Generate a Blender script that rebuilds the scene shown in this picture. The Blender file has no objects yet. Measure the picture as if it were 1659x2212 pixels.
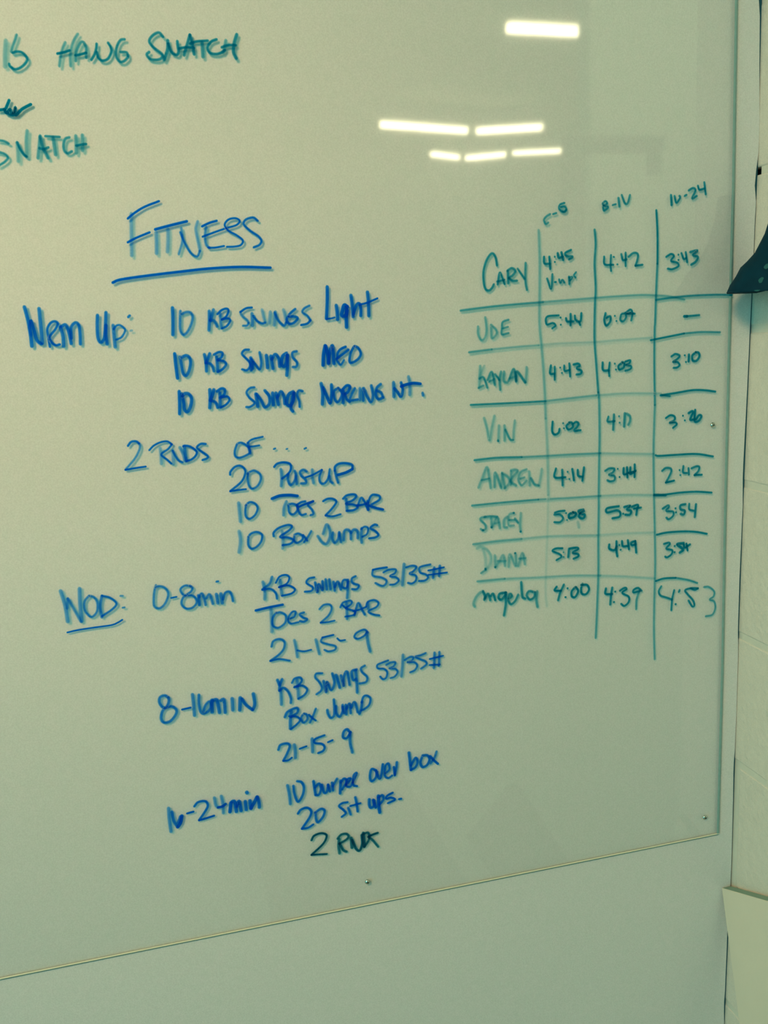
import bpy, bmesh, math, random
from mathutils import Vector, Matrix
random.seed(7)
SC = bpy.context.scene
COL = SC.collection

# ---------------------------------------------------------------- camera
# world: x along the board wall, y towards the wall, z up; the lens is 1.5 m above the floor
EYE = 1.5
D = 1.0549            # distance lens -> front face of the clear sheet
cam_data = bpy.data.cameras.new('camera')
cam = bpy.data.objects.new('camera', cam_data)
COL.objects.link(cam)
cam_data.sensor_fit = 'VERTICAL'
cam_data.sensor_height = 36.0
cam_data.lens = 36.0 * 1947.887 / 2212.0
cam_data.clip_start = 0.02
R = Vector((0.96735038, -0.24905655, -0.04694769))
U = Vector((0.0937538, 0.17955062, 0.97927105))
F = Vector((0.23546438, 0.95169975, -0.19703836))
m = Matrix((R, U, -F)).transposed().to_4x4()
m.translation = Vector((0, 0, EYE))
cam.matrix_world = m
SC.camera = cam

# ---------------------------------------------------------------- world, lights, exposure
w = bpy.data.worlds.new('world'); SC.world = w
w.use_nodes = True
w.node_tree.nodes['Background'].inputs[0].default_value = (0.05, 0.3, 0.3, 1)
w.node_tree.nodes['Background'].inputs[1].default_value = 0.3

def area(name, loc, target, sx, sy, power, color):
    l = bpy.data.lights.new(name, 'AREA')
    l.shape = 'RECTANGLE'; l.size = sx; l.size_y = sy
    l.energy = power; l.color = color
    o = bpy.data.objects.new(name, l); COL.objects.link(o)
    o.location = loc
    o.rotation_euler = (Vector(target) - Vector(loc)).to_track_quat('-Z', 'Y').to_euler()
    return o

# the lamp left of the board: the warm light that throws the writing's shadows to the right
area('lamp_left_of_board', (-1.0, -0.60, EYE + 1.15), (-0.06, D, EYE - 0.08), 0.50, 0.42, 9.6, (1.0, 0.68, 0.35)).data.spread = math.radians(88)
# greenish fill light added on the left, outside what the board mirrors
area('fill_left', (-4.6, -2.6, EYE + 0.4), (0.3, D, EYE - 0.3), 4.0, 2.6, 87, (0.16, 0.92, 1.0))
# unseen fill light added further back, outside what the board mirrors
area('hall_fill', (-2.2, -5.0, EYE + 2.4), (1.5, -6.0, 0.0), 3.0, 3.0, 52, (0.35, 0.95, 0.95))

# unseen light added to brighten the wall stub the sheet mirrors
area('stub_fill', (3.2, -0.9, EYE + 2.5), (3.6, -3.4, EYE + 0.6), 0.5, 0.5, 90, (0.85, 0.95, 0.68))

SC.view_settings.view_transform = 'Standard'
SC.view_settings.look = 'None'
SC.view_settings.gamma = 1.0
SC.view_settings.use_curve_mapping = False
SC.view_settings.exposure = -0.17
SC.cycles.transparent_max_bounces = 32
SC.cycles.max_bounces = 10

# ---------------------------------------------------------------- materials
def mat(name, color, rough=0.6, metal=0.0, noise=0.0, nscale=40.0, bump=0.0, bscale=60.0, spec=0.5, color2=None, grain=0.0):
    m_ = bpy.data.materials.new(name); m_.use_nodes = True
    nt = m_.node_tree; b = nt.nodes['Principled BSDF']
    b.inputs['Base Color'].default_value = (*color, 1)
    b.inputs['Roughness'].default_value = rough
    b.inputs['Metallic'].default_value = metal
    b.inputs['Specular IOR Level'].default_value = spec
    tc = nt.nodes.new('ShaderNodeTexCoord')
    if noise > 0 or color2:
        n = nt.nodes.new('ShaderNodeTexNoise'); n.inputs['Scale'].default_value = nscale
        n.inputs['Detail'].default_value = 6
        nt.links.new(tc.outputs['Object'], n.inputs['Vector'])
        mx = nt.nodes.new('ShaderNodeMix'); mx.data_type = 'RGBA'
        c2 = color2 or tuple(c * (1 - noise) for c in color)
        mx.inputs[6].default_value = (*color, 1); mx.inputs[7].default_value = (*c2, 1)
        nt.links.new(n.outputs['Fac'], mx.inputs[0]); nt.links.new(mx.outputs[2], b.inputs['Base Color'])
        if grain > 0:
            g = nt.nodes.new('ShaderNodeTexNoise'); g.inputs['Scale'].default_value = 620; g.inputs['Detail'].default_value = 3
            nt.links.new(tc.outputs['Object'], g.inputs['Vector'])
            r = nt.nodes.new('ShaderNodeMapRange'); r.inputs[1].default_value = 0.25; r.inputs[2].default_value = 0.75
            r.inputs[3].default_value = 1 - grain; r.inputs[4].default_value = 1 + grain * 0.6
            nt.links.new(g.outputs['Fac'], r.inputs[0])
            v = nt.nodes.new('ShaderNodeVectorMath'); v.operation = 'SCALE'
            nt.links.new(mx.outputs[2], v.inputs[0]); nt.links.new(r.outputs[0], v.inputs['Scale'])
            nt.links.new(v.outputs[0], b.inputs['Base Color'])
    if bump > 0:
        n = nt.nodes.new('ShaderNodeTexNoise'); n.inputs['Scale'].default_value = bscale
        n.inputs['Detail'].default_value = 8
        nt.links.new(tc.outputs['Object'], n.inputs['Vector'])
        bp = nt.nodes.new('ShaderNodeBump'); bp.inputs['Strength'].default_value = bump
        bp.inputs['Distance'].default_value = 0.002
        nt.links.new(n.outputs['Fac'], bp.inputs['Height']); nt.links.new(bp.outputs['Normal'], b.inputs['Normal'])
    return m_

def ink_mat(name, trans, diff):
    # dry-erase ink: a thin translucent coloured film; the attribute 'ink' is how much ink the pen left
    m_ = bpy.data.materials.new(name); m_.use_nodes = True
    nt = m_.node_tree; nt.nodes.clear()
    out = nt.nodes.new('ShaderNodeOutputMaterial')
    at = nt.nodes.new('ShaderNodeAttribute'); at.attribute_name = 'ink'
    # uneven pen pressure
    tc = nt.nodes.new('ShaderNodeTexCoord'); n = nt.nodes.new('ShaderNodeTexNoise')
    n.inputs['Scale'].default_value = 160; n.inputs['Detail'].default_value = 3
    nt.links.new(tc.outputs['Object'], n.inputs['Vector'])
    mr = nt.nodes.new('ShaderNodeMapRange'); mr.inputs[1].default_value = 0.3; mr.inputs[2].default_value = 0.7
    mr.inputs[3].default_value = 0.9; mr.inputs[4].default_value = 1.0
    nt.links.new(n.outputs['Fac'], mr.inputs[0])
    mu = nt.nodes.new('ShaderNodeMath'); mu.operation = 'MULTIPLY'
    nt.links.new(at.outputs['Fac'], mu.inputs[0]); nt.links.new(mr.outputs[0], mu.inputs[1])
    # the film lets each colour through by how thick it is: red goes first, blue last
    comb = nt.nodes.new('ShaderNodeCombineColor')
    for i, (t, e) in enumerate(zip(trans, (2.6, 1.15, 1.0))):
        inv = nt.nodes.new('ShaderNodeMath'); inv.operation = 'SUBTRACT'; inv.inputs[0].default_value = 1; inv.use_clamp = True
        nt.links.new(mu.outputs[0], inv.inputs[1])
        pw = nt.nodes.new('ShaderNodeMath'); pw.operation = 'POWER'; pw.inputs[1].default_value = e
        nt.links.new(inv.outputs[0], pw.inputs[0])
        ma = nt.nodes.new('ShaderNodeMath'); ma.operation = 'MULTIPLY_ADD'
        ma.inputs[1].default_value = 1 - t; ma.inputs[2].default_value = t
        nt.links.new(pw.outputs[0], ma.inputs[0]); nt.links.new(ma.outputs[0], comb.inputs[i])
    tint = nt.nodes.new('ShaderNodeBsdfTransparent'); nt.links.new(comb.outputs[0], tint.inputs[0])
    df = nt.nodes.new('ShaderNodeBsdfDiffuse')
    sc = nt.nodes.new('ShaderNodeVectorMath'); sc.operation = 'SCALE'; sc.inputs[0].default_value = diff
    nt.links.new(mu.outputs[0], sc.inputs['Scale']); nt.links.new(sc.outputs[0], df.inputs[0])
    add = nt.nodes.new('ShaderNodeAddShader')
    nt.links.new(tint.outputs[0], add.inputs[0]); nt.links.new(df.outputs[0], add.inputs[1])
    nt.links.new(add.outputs[0], out.inputs[0])
    return m_

def sheet_mat():
    # clear acrylic: see-through, with the mirror-like film every polished sheet has
    m_ = bpy.data.materials.new('clear_acrylic'); m_.use_nodes = True
    nt = m_.node_tree; nt.nodes.clear()
    out = nt.nodes.new('ShaderNodeOutputMaterial')
    g = nt.nodes.new('ShaderNodeNewGeometry')
    dot = nt.nodes.new('ShaderNodeVectorMath'); dot.operation = 'DOT_PRODUCT'
    nt.links.new(g.outputs['Incoming'], dot.inputs[0]); nt.links.new(g.outputs['Normal'], dot.inputs[1])
    ab = nt.nodes.new('ShaderNodeMath'); ab.operation = 'ABSOLUTE'; nt.links.new(dot.outputs['Value'], ab.inputs[0])
    inv = nt.nodes.new('ShaderNodeMath'); inv.operation = 'SUBTRACT'; inv.inputs[0].default_value = 1
    nt.links.new(ab.outputs[0], inv.inputs[1])
    pw = nt.nodes.new('ShaderNodeMath'); pw.operation = 'POWER'; pw.inputs[1].default_value = 5
    nt.links.new(inv.outputs[0], pw.inputs[0])
    ma = nt.nodes.new('ShaderNodeMath'); ma.operation = 'MULTIPLY_ADD'
    ma.inputs[1].default_value = 0.93; ma.inputs[2].default_value = 0.07
    nt.links.new(pw.outputs[0], ma.inputs[0])
    tr = nt.nodes.new('ShaderNodeBsdfTransparent')
    gl = nt.nodes.new('ShaderNodeBsdfGlossy'); gl.inputs['Roughness'].default_value = 0.035
    gl.inputs[0].default_value = (1, 1, 1, 1)
    mx = nt.nodes.new('ShaderNodeMixShader')
    nt.links.new(ma.outputs[0], mx.inputs[0]); nt.links.new(tr.outputs[0], mx.inputs[1])
    nt.links.new(gl.outputs[0], mx.inputs[2]); nt.links.new(mx.outputs[0], out.inputs[0])
    return m_

def clear_mat():
    m_ = bpy.data.materials.new('sheet_back'); m_.use_nodes = True
    nt = m_.node_tree; nt.nodes.clear()
    out = nt.nodes.new('ShaderNodeOutputMaterial')
    tr = nt.nodes.new('ShaderNodeBsdfTransparent'); tr.inputs[0].default_value = (0.985, 0.995, 0.99, 1)
    nt.links.new(tr.outputs[0], out.inputs[0])
    return m_

def emit_mat(name, color, strength):
    m_ = bpy.data.materials.new(name); m_.use_nodes = True
    nt = m_.node_tree; nt.nodes.clear()
    out = nt.nodes.new('ShaderNodeOutputMaterial'); e = nt.nodes.new('ShaderNodeEmission')
    e.inputs[0].default_value = (*color, 1); e.inputs[1].default_value = strength
    nt.links.new(e.outputs[0], out.inputs[0])
    return m_

M = {
    'panel': mat('white_wall_panel', (0.82, 0.79, 0.78), 0.55, color2=(0.74, 0.78, 0.735), nscale=90, grain=0.10, bump=0.05, bscale=300, spec=0.2),
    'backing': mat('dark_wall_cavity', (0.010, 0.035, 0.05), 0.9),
    'gap_shade': mat('dark_gap_shade', (0.006, 0.10, 0.15), 0.8, noise=0.3, nscale=80),  # dark colour stands for the shade in the corner gap
    'block': mat('painted_block', (0.90, 0.79, 0.66), 0.6, noise=0.12, nscale=60, grain=0.10, bump=0.9, bscale=110, spec=0.3),
    'mortar': mat('painted_mortar', (0.84, 0.77, 0.64), 0.7, noise=0.12, nscale=40, bump=0.5, bscale=160, spec=0.2),
    'sheet': sheet_mat(), 'clear': clear_mat(),
    'edge': mat('sheet_edge', (0.17, 0.40, 0.37), 0.35, spec=0.3),
    'bottom_edge_lit': mat('sheet_bottom_edge_lit', (0.50, 0.62, 0.52), 0.35, spec=0.3),  # lighter than the side edges, for the light caught at the bottom
    'edge_shadow': mat('sheet_edge_shadow', (0.03, 0.22, 0.24), 0.5, noise=0.2, nscale=60, spec=0.2),  # dark colour for the shadow below the sheet
    'side_band': mat('sheet_side_band', (0.30, 0.52, 0.49), 0.5, noise=0.35, nscale=140, spec=0.5),  # teal band: cut edge and its shadow painted as one
    'rim_highlight': mat('sheet_rim_highlight', (0.84, 0.80, 0.60), 0.3, spec=0.5),  # pale colour painted as the highlight along the bottom edge
    'B': ink_mat('blue_marker', (0.0, 0.08, 0.42), (0.0, 0.055, 0.42)),
    'G': ink_mat('green_marker', (0.0, 0.12, 0.20), (0.0, 0.11, 0.18)),
    'T': ink_mat('teal_marker', (0.0, 0.10, 0.18), (0.0, 0.10, 0.20)),
    'K': ink_mat('black_marker', (0.0, 0.03, 0.06), (0.003, 0.035, 0.09)),
    'steel': mat('screw_steel', (0.62, 0.66, 0.58), 0.22, metal=1.0),
    'dark': mat('dark_slot', (0.01, 0.03, 0.04), 0.6),
    'shade': mat('dark_plastic', (0.0, 0.042, 0.072), 0.7, noise=0.45, nscale=60, bump=0.3, bscale=90, spec=0.12),
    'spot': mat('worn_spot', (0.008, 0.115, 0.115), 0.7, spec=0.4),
    'plank': mat('cream_board', (0.93, 0.79, 0.62), 0.55, noise=0.06, nscale=25, bump=0.2, bscale=120, spec=0.25),
    'plank_top_shaded': mat('board_top_shaded', (0.30, 0.45, 0.36), 0.7, noise=0.15, nscale=60, bump=0.4, bscale=200, spec=0.2),  # top edge of the cream board, darkened for the shade on it
    'rack': mat('dark_steel', (0.02, 0.05, 0.06), 0.5),
    'floor': mat('concrete_floor', (0.52, 0.55, 0.48), 0.8, noise=0.12, nscale=30),
    'ceil': mat('ceiling_paint', (0.62, 0.66, 0.55), 0.8, noise=0.05, nscale=3),
    'hall': mat('hall_wall_paint', (0.62, 0.65, 0.52), 0.8, noise=0.05, nscale=3),
    'gable': mat('bulkhead_paint', (0.30, 0.36, 0.33), 0.8),
    'tube': emit_mat('fluorescent_tube', (1.0, 0.88, 0.55), 32),
    'housing': mat('lamp_housing', (0.75, 0.75, 0.68), 0.5),
    'block_dark': mat('added_block_dark', (0.07, 0.09, 0.07), 0.7, noise=0.2, nscale=20),
}

# ---------------------------------------------------------------- mesh helpers
def obj(name, bm, material, parent=None, smooth=False):
    me = bpy.data.meshes.new(name); bm.to_mesh(me); bm.free()
    for mm in (material if isinstance(material, (list, tuple)) else [material]):
        me.materials.append(mm)
    if smooth:
        for p in me.polygons: p.use_smooth = True
    o = bpy.data.objects.new(name, me); COL.objects.link(o)
    if parent: o.parent = parent
    return o

def box(bm, x0, x1, y0, y1, z0, z1, bevel=0.0, mi=0):
    vs = [bm.verts.new((x, y, z)) for x in (x0, x1) for y in (y0, y1) for z in (z0, z1)]
    fs = []
    for idx in ((0, 1, 3, 2), (4, 6, 7, 5), (0, 4, 5, 1), (2, 3, 7, 6), (0, 2, 6, 4), (1, 5, 7, 3)):
        f = bm.faces.new([vs[i] for i in idx]); f.material_index = mi; fs.append(f)
    if bevel > 0:
        es = list({e for f in fs for e in f.edges})
        bmesh.ops.bevel(bm, geom=es, offset=bevel, segments=2, affect='EDGES', profile=0.5)
    return fs

def boxobj(name, material, parent, *a, bevel=0.0):
    bm = bmesh.new(); box(bm, *a, bevel=bevel); return obj(name, bm, material, parent)

def prism_xz(bm, pts, y0, y1, side_mi=0, front_mi=0, back_mi=0):
    f = [bm.verts.new((x, y0, z)) for x, z in pts]; b = [bm.verts.new((x, y1, z)) for x, z in pts]
    a = bm.faces.new(f); a.material_index = front_mi
    c = bm.faces.new(list(reversed(b))); c.material_index = back_mi
    n = len(pts)
    for i in range(n):
        q = bm.faces.new((f[i], b[i], b[(i + 1) % n], f[(i + 1) % n])); q.material_index = side_mi
    bmesh.ops.recalc_face_normals(bm, faces=bm.faces[:])

def empty(name, loc, label=None, cat=None, group=None):
    o = bpy.data.objects.new(name, None); COL.objects.link(o); o.location = loc
    o.empty_display_size = 0.1
    if label: o['label'] = label
    if cat: o['category'] = cat
    if group: o['group'] = group
    return o

def struct(o):
    o['kind'] = 'structure'; return o

def lerp(tab, v):
    tab = sorted(tab)
    if v <= tab[0][0]: return tab[0][1]
    for (a, b), (c, d) in zip(tab, tab[1:]):
        if v <= c: return b + (d - b) * (v - a) / (c - a)
    return tab[-1][1]

# ---------------------------------------------------------------- structure
WALL_Y = D + 0.0036          # face of the white wall panel behind the clear sheet
CEIL = EYE + 2.85
# edge of the panel in the corner (z above the eye -> x): slightly bowed, as built
CORNER = [(-1.5, .7665), (-1.08, .7669), (-.79, .7706), (-.50, .7700), (-.232, .7709), (-.014, .7736), (.234, .7767), (.379, .7738), (1.4, .770)]
GAP = [(-1.5, .0015), (-1.08, .0012), (-1.045, .0030), (-1.02, .0022), (-.92, .0026), (-.84, .0010), (-.70, .0016), (-.645, .0024), (-.62, .0012),
       (-.56, .0006), (-.47, .0008), (-.44, .0022), (-.36, .0026), (-.26, .0016), (-.235, .0024), (-.215, .0032), (-.1, .0022),
       (-.02, .0020), (.06, .0014), (.13, .0016), (.148, .0008), (.158, .0036), (.178, .0038), (.183, .0006), (.24, .0010), (.30, .0022), (.36, .0028), (.375, .0045), (1.4, .002)]
zs = [-1.5 + i * 0.02 for i in range(int(4.35 / 0.02) + 1)]
pts = [(-6.0, EYE - 1.5), (-6.0, CEIL)]
right = [(lerp(CORNER, z) - lerp(GAP, z) * 1.15 + 0.0008, EYE + z) for z in zs if EYE + z < CEIL]
bm = bmesh.new(); prism_xz(bm, pts + list(reversed(right)), WALL_Y, WALL_Y + 0.012)
wall_back = struct(obj('wall_back', bm, M['panel']))
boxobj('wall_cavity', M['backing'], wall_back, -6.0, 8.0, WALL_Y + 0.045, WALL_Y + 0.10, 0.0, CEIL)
bm = bmesh.new(); box(bm, 0.98, 8.0, WALL_Y, WALL_Y + 0.04, 0, CEIL)
obj('side_panel', bm, M['hall'], wall_back)

# dark strip painted for the shade in the gap between panel and blocks
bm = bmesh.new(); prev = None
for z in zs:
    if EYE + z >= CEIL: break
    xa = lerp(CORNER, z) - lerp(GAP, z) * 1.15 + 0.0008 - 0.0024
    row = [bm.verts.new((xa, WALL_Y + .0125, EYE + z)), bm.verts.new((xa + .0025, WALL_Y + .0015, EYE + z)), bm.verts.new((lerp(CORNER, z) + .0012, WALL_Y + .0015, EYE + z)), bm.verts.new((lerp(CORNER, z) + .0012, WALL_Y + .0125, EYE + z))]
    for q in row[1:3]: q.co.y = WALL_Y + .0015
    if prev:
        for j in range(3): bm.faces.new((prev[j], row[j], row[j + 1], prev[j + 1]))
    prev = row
obj('gap_shade_strip', bm, M['gap_shade'], wall_back)

# block pier that makes the right-hand corner
PIER = D - 0.145
JOINT = [0.581, 0.379, 0.1777, -.0209, -.2288, -.4465, -.6406, -.8416, -1.0414, -1.245, -1.448, -1.652]
FACE = {-1: .7745, 0: .7765, 1: .7765, 2: .7755, 3: .7737, 4: .7722, 5: .7717, 6: .7720, 7: .7716, 8: .7706, 9: .769, 10: .769}
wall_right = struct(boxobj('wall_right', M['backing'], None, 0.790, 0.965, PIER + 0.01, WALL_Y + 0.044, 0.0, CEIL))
tops = [0.581 + 0.2025 * k for k in range(11, 0, -1)] + JOINT
tops = [t for t in tops if t < CEIL - EYE]
for k, (t, b) in enumerate(zip([CEIL - EYE] + tops, tops)):
    if t - b < 0.02: continue
    ci = JOINT.index(t) if t in JOINT else -1
    fx = FACE.get(ci, .7745) + random.uniform(-.0002, .0002)
    z0, z1 = max(EYE + b + 0.0045, 0.0), EYE + t - 0.0045
    if z1 - z0 < 0.03: continue
    odd = k % 2
    start = WALL_Y + 0.034
    if ci == 6: start = D - 0.006
    splits = [(start, PIER)]
    for (ya, yb) in splits:
        bm = bmesh.new(); box(bm, fx, fx + 0.19, yb, ya, z0, z1, bevel=0.0022)
        for v in bm.verts:
            if v.co.x < fx + .01: v.co.x += lerp(CORNER, v.co.z - EYE) + 0.0010 - fx
        obj('concrete_block', bm, M['block'], wall_right)
bm = bmesh.new()
for t in tops:
    if EYE + t > 0.02: box(bm, lerp(CORNER, t) + 0.0022, .95, PIER + 0.004, D - (0.001 if t == .1777 else -0.02), EYE + t - 0.0055, EYE + t + 0.0055)
for k in range(0, 1):
    box(bm, .7722, .95, D - 0.0065, WALL_Y + 0.02, EYE - .8371, EYE - .6451)
mo = obj('mortar', bm, M['mortar'], wall_right)

struct(boxobj('floor', M['floor'], None, -6, 8, -13, WALL_Y + 0.1, -0.1, 0.0))
struct(boxobj('ceiling', M['ceil'], None, -6, 8, -13, WALL_Y + 0.1, CEIL, CEIL + 0.1))
struct(boxobj('wall_left', M['hall'], None, -6.1, -6, -13, WALL_Y + 0.1, 0, CEIL))
struct(boxobj('wall_far_right', M['hall'], None, 8, 8.1, -13, WALL_Y + 0.1, 0, CEIL))
struct(boxobj('wall_front', M['hall'], None, -6, 8, -13.1, -13, 0, CEIL))
# sloping bulkhead across the far end of the hall, mirrored faintly in the sheet
bm = bmesh.new()
prism_xz(bm, [(0.2, EYE + 0.55), (4.95, CEIL), (7.9, CEIL), (7.9, EYE - 0.2), (0.2, EYE - 0.2)], -12.9, -12.7)
struct(obj('trim_1', bm, M['gable']))

# ---------------------------------------------------------------- the board
board = empty('whiteboard', (0.0, D, EYE - 0.75), 'clear glossy writing sheet screwed to the white wall, covered in blue and green marker writing', 'whiteboard')
INV = Matrix.Translation(-Vector((0.0, D, EYE - 0.75)))
def bobj(name, bm, material, smooth=False, parent=None):
    bm.transform(INV)
    return obj(name, bm, material, parent or board, smooth)
EDGE = [(-.7490, .7450), (-.65, .7448), (-.495, .7446), (-.26, .7420), (-.022, .7408), (.160, .7405), (.376, .7375), (1.10, .7330)]
rp = [(x, EYE + z) for z, x in EDGE]
outline = [(-1.65, EYE - .7490)] + rp + [(-1.65, EYE + 1.10)]
bm = bmesh.new(); prism_xz(bm, outline, D, D + 0.0031, side_mi=2, front_mi=0, back_mi=1)
bm.faces.ensure_lookup_table()
for f in bm.faces:
    if f.normal.z < -0.9: f.material_index = 3
bobj('clear_sheet', bm, [M['sheet'], M['clear'], M['edge'], M['bottom_edge_lit']])
# raised strip along a cut edge, coloured for the light and shade there
def ribbon(bm, P, wdt, depth, y):
    n = len(P)
    prev = None
    for i, (x, z) in enumerate(P):
        a = P[max(i - 1, 0)]; b = P[min(i + 1, n - 1)]
        dx, dz = b[0] - a[0], b[1] - a[1]; L = math.hypot(dx, dz) or 1
        nx, nz = -dz / L, dx / L
        row = [bm.verts.new((x, y + 0.0002, z)), bm.verts.new((x + nx * wdt * .5, y - depth, z + nz * wdt * .5)), bm.verts.new((x + nx * wdt, y + 0.0002, z + nz * wdt))]
        if prev:
            for j in range(2): bm.faces.new((prev[j], row[j], row[j + 1], prev[j + 1]))
        prev = row
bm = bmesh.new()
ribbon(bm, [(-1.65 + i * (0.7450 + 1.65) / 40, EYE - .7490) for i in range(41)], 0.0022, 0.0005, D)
bobj('bottom_rim', bm, M['rim_highlight'])  # painted highlight line
# dark strip standing for the shadow line under the sheet, sloping back
bm = bmesh.new()
q = [bm.verts.new(v_) for v_ in ((-1.65, D, EYE - .7490), (.7450, D, EYE - .7490), (.7450, D + .0031, EYE - .7520), (-1.65, D + .0031, EYE - .7520))]
bm.faces.new(q); bobj('bottom_shadow', bm, M['edge_shadow'])
bm = bmesh.new(); ribbon(bm, rp, 0.0040, 0.0004, D); bobj('side_rim', bm, M['side_band'])

def screw(x, z, rot):
    bm = bmesh.new()
    prof = [(0.0, 0.0022), (0.0012, 0.0021), (0.0023, 0.0016), (0.0031, 0.0009), (0.0035, 0.0003), (0.0036, 0.0)]
    N = 20; rings = []
    for r, h in prof[1:]:
        rings.append([bm.verts.new((x + r * math.cos(2 * math.pi * i / N), D - h, EYE + z + r * math.sin(2 * math.pi * i / N))) for i in range(N)])
    c = bm.verts.new((x, D - prof[0][1], EYE + z))
    for i in range(N):
        bm.faces.new((c, rings[0][(i + 1) % N], rings[0][i]))
        for a, b in zip(rings, rings[1:]):
            bm.faces.new((a[i], a[(i + 1) % N], b[(i + 1) % N], b[i]))
    s = bobj('screw', bm, M['steel'], smooth=True)
    bm = bmesh.new()
    for a in (rot, rot + math.pi / 2):
        bx = bmesh.new(); box(bx, -0.0016, 0.0016, -0.00245, -0.0015, -0.00035, 0.00035)
        bx.transform(Matrix.Translation((x, D, EYE + z)) @ Matrix.Rotation(a, 4, 'Y'))
        tmp = bpy.data.meshes.new('t'); bx.to_mesh(tmp); bx.free(); bm.from_mesh(tmp); bpy.data.meshes.remove(tmp)
    bobj('cross_slot', bm, M['dark'], parent=s)
    return s
screw(0.7175, -0.1437, 0.4)
screw(0.7207, -0.7174, 0.9)
screw(0.2144, -0.7146, 0.2)

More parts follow.
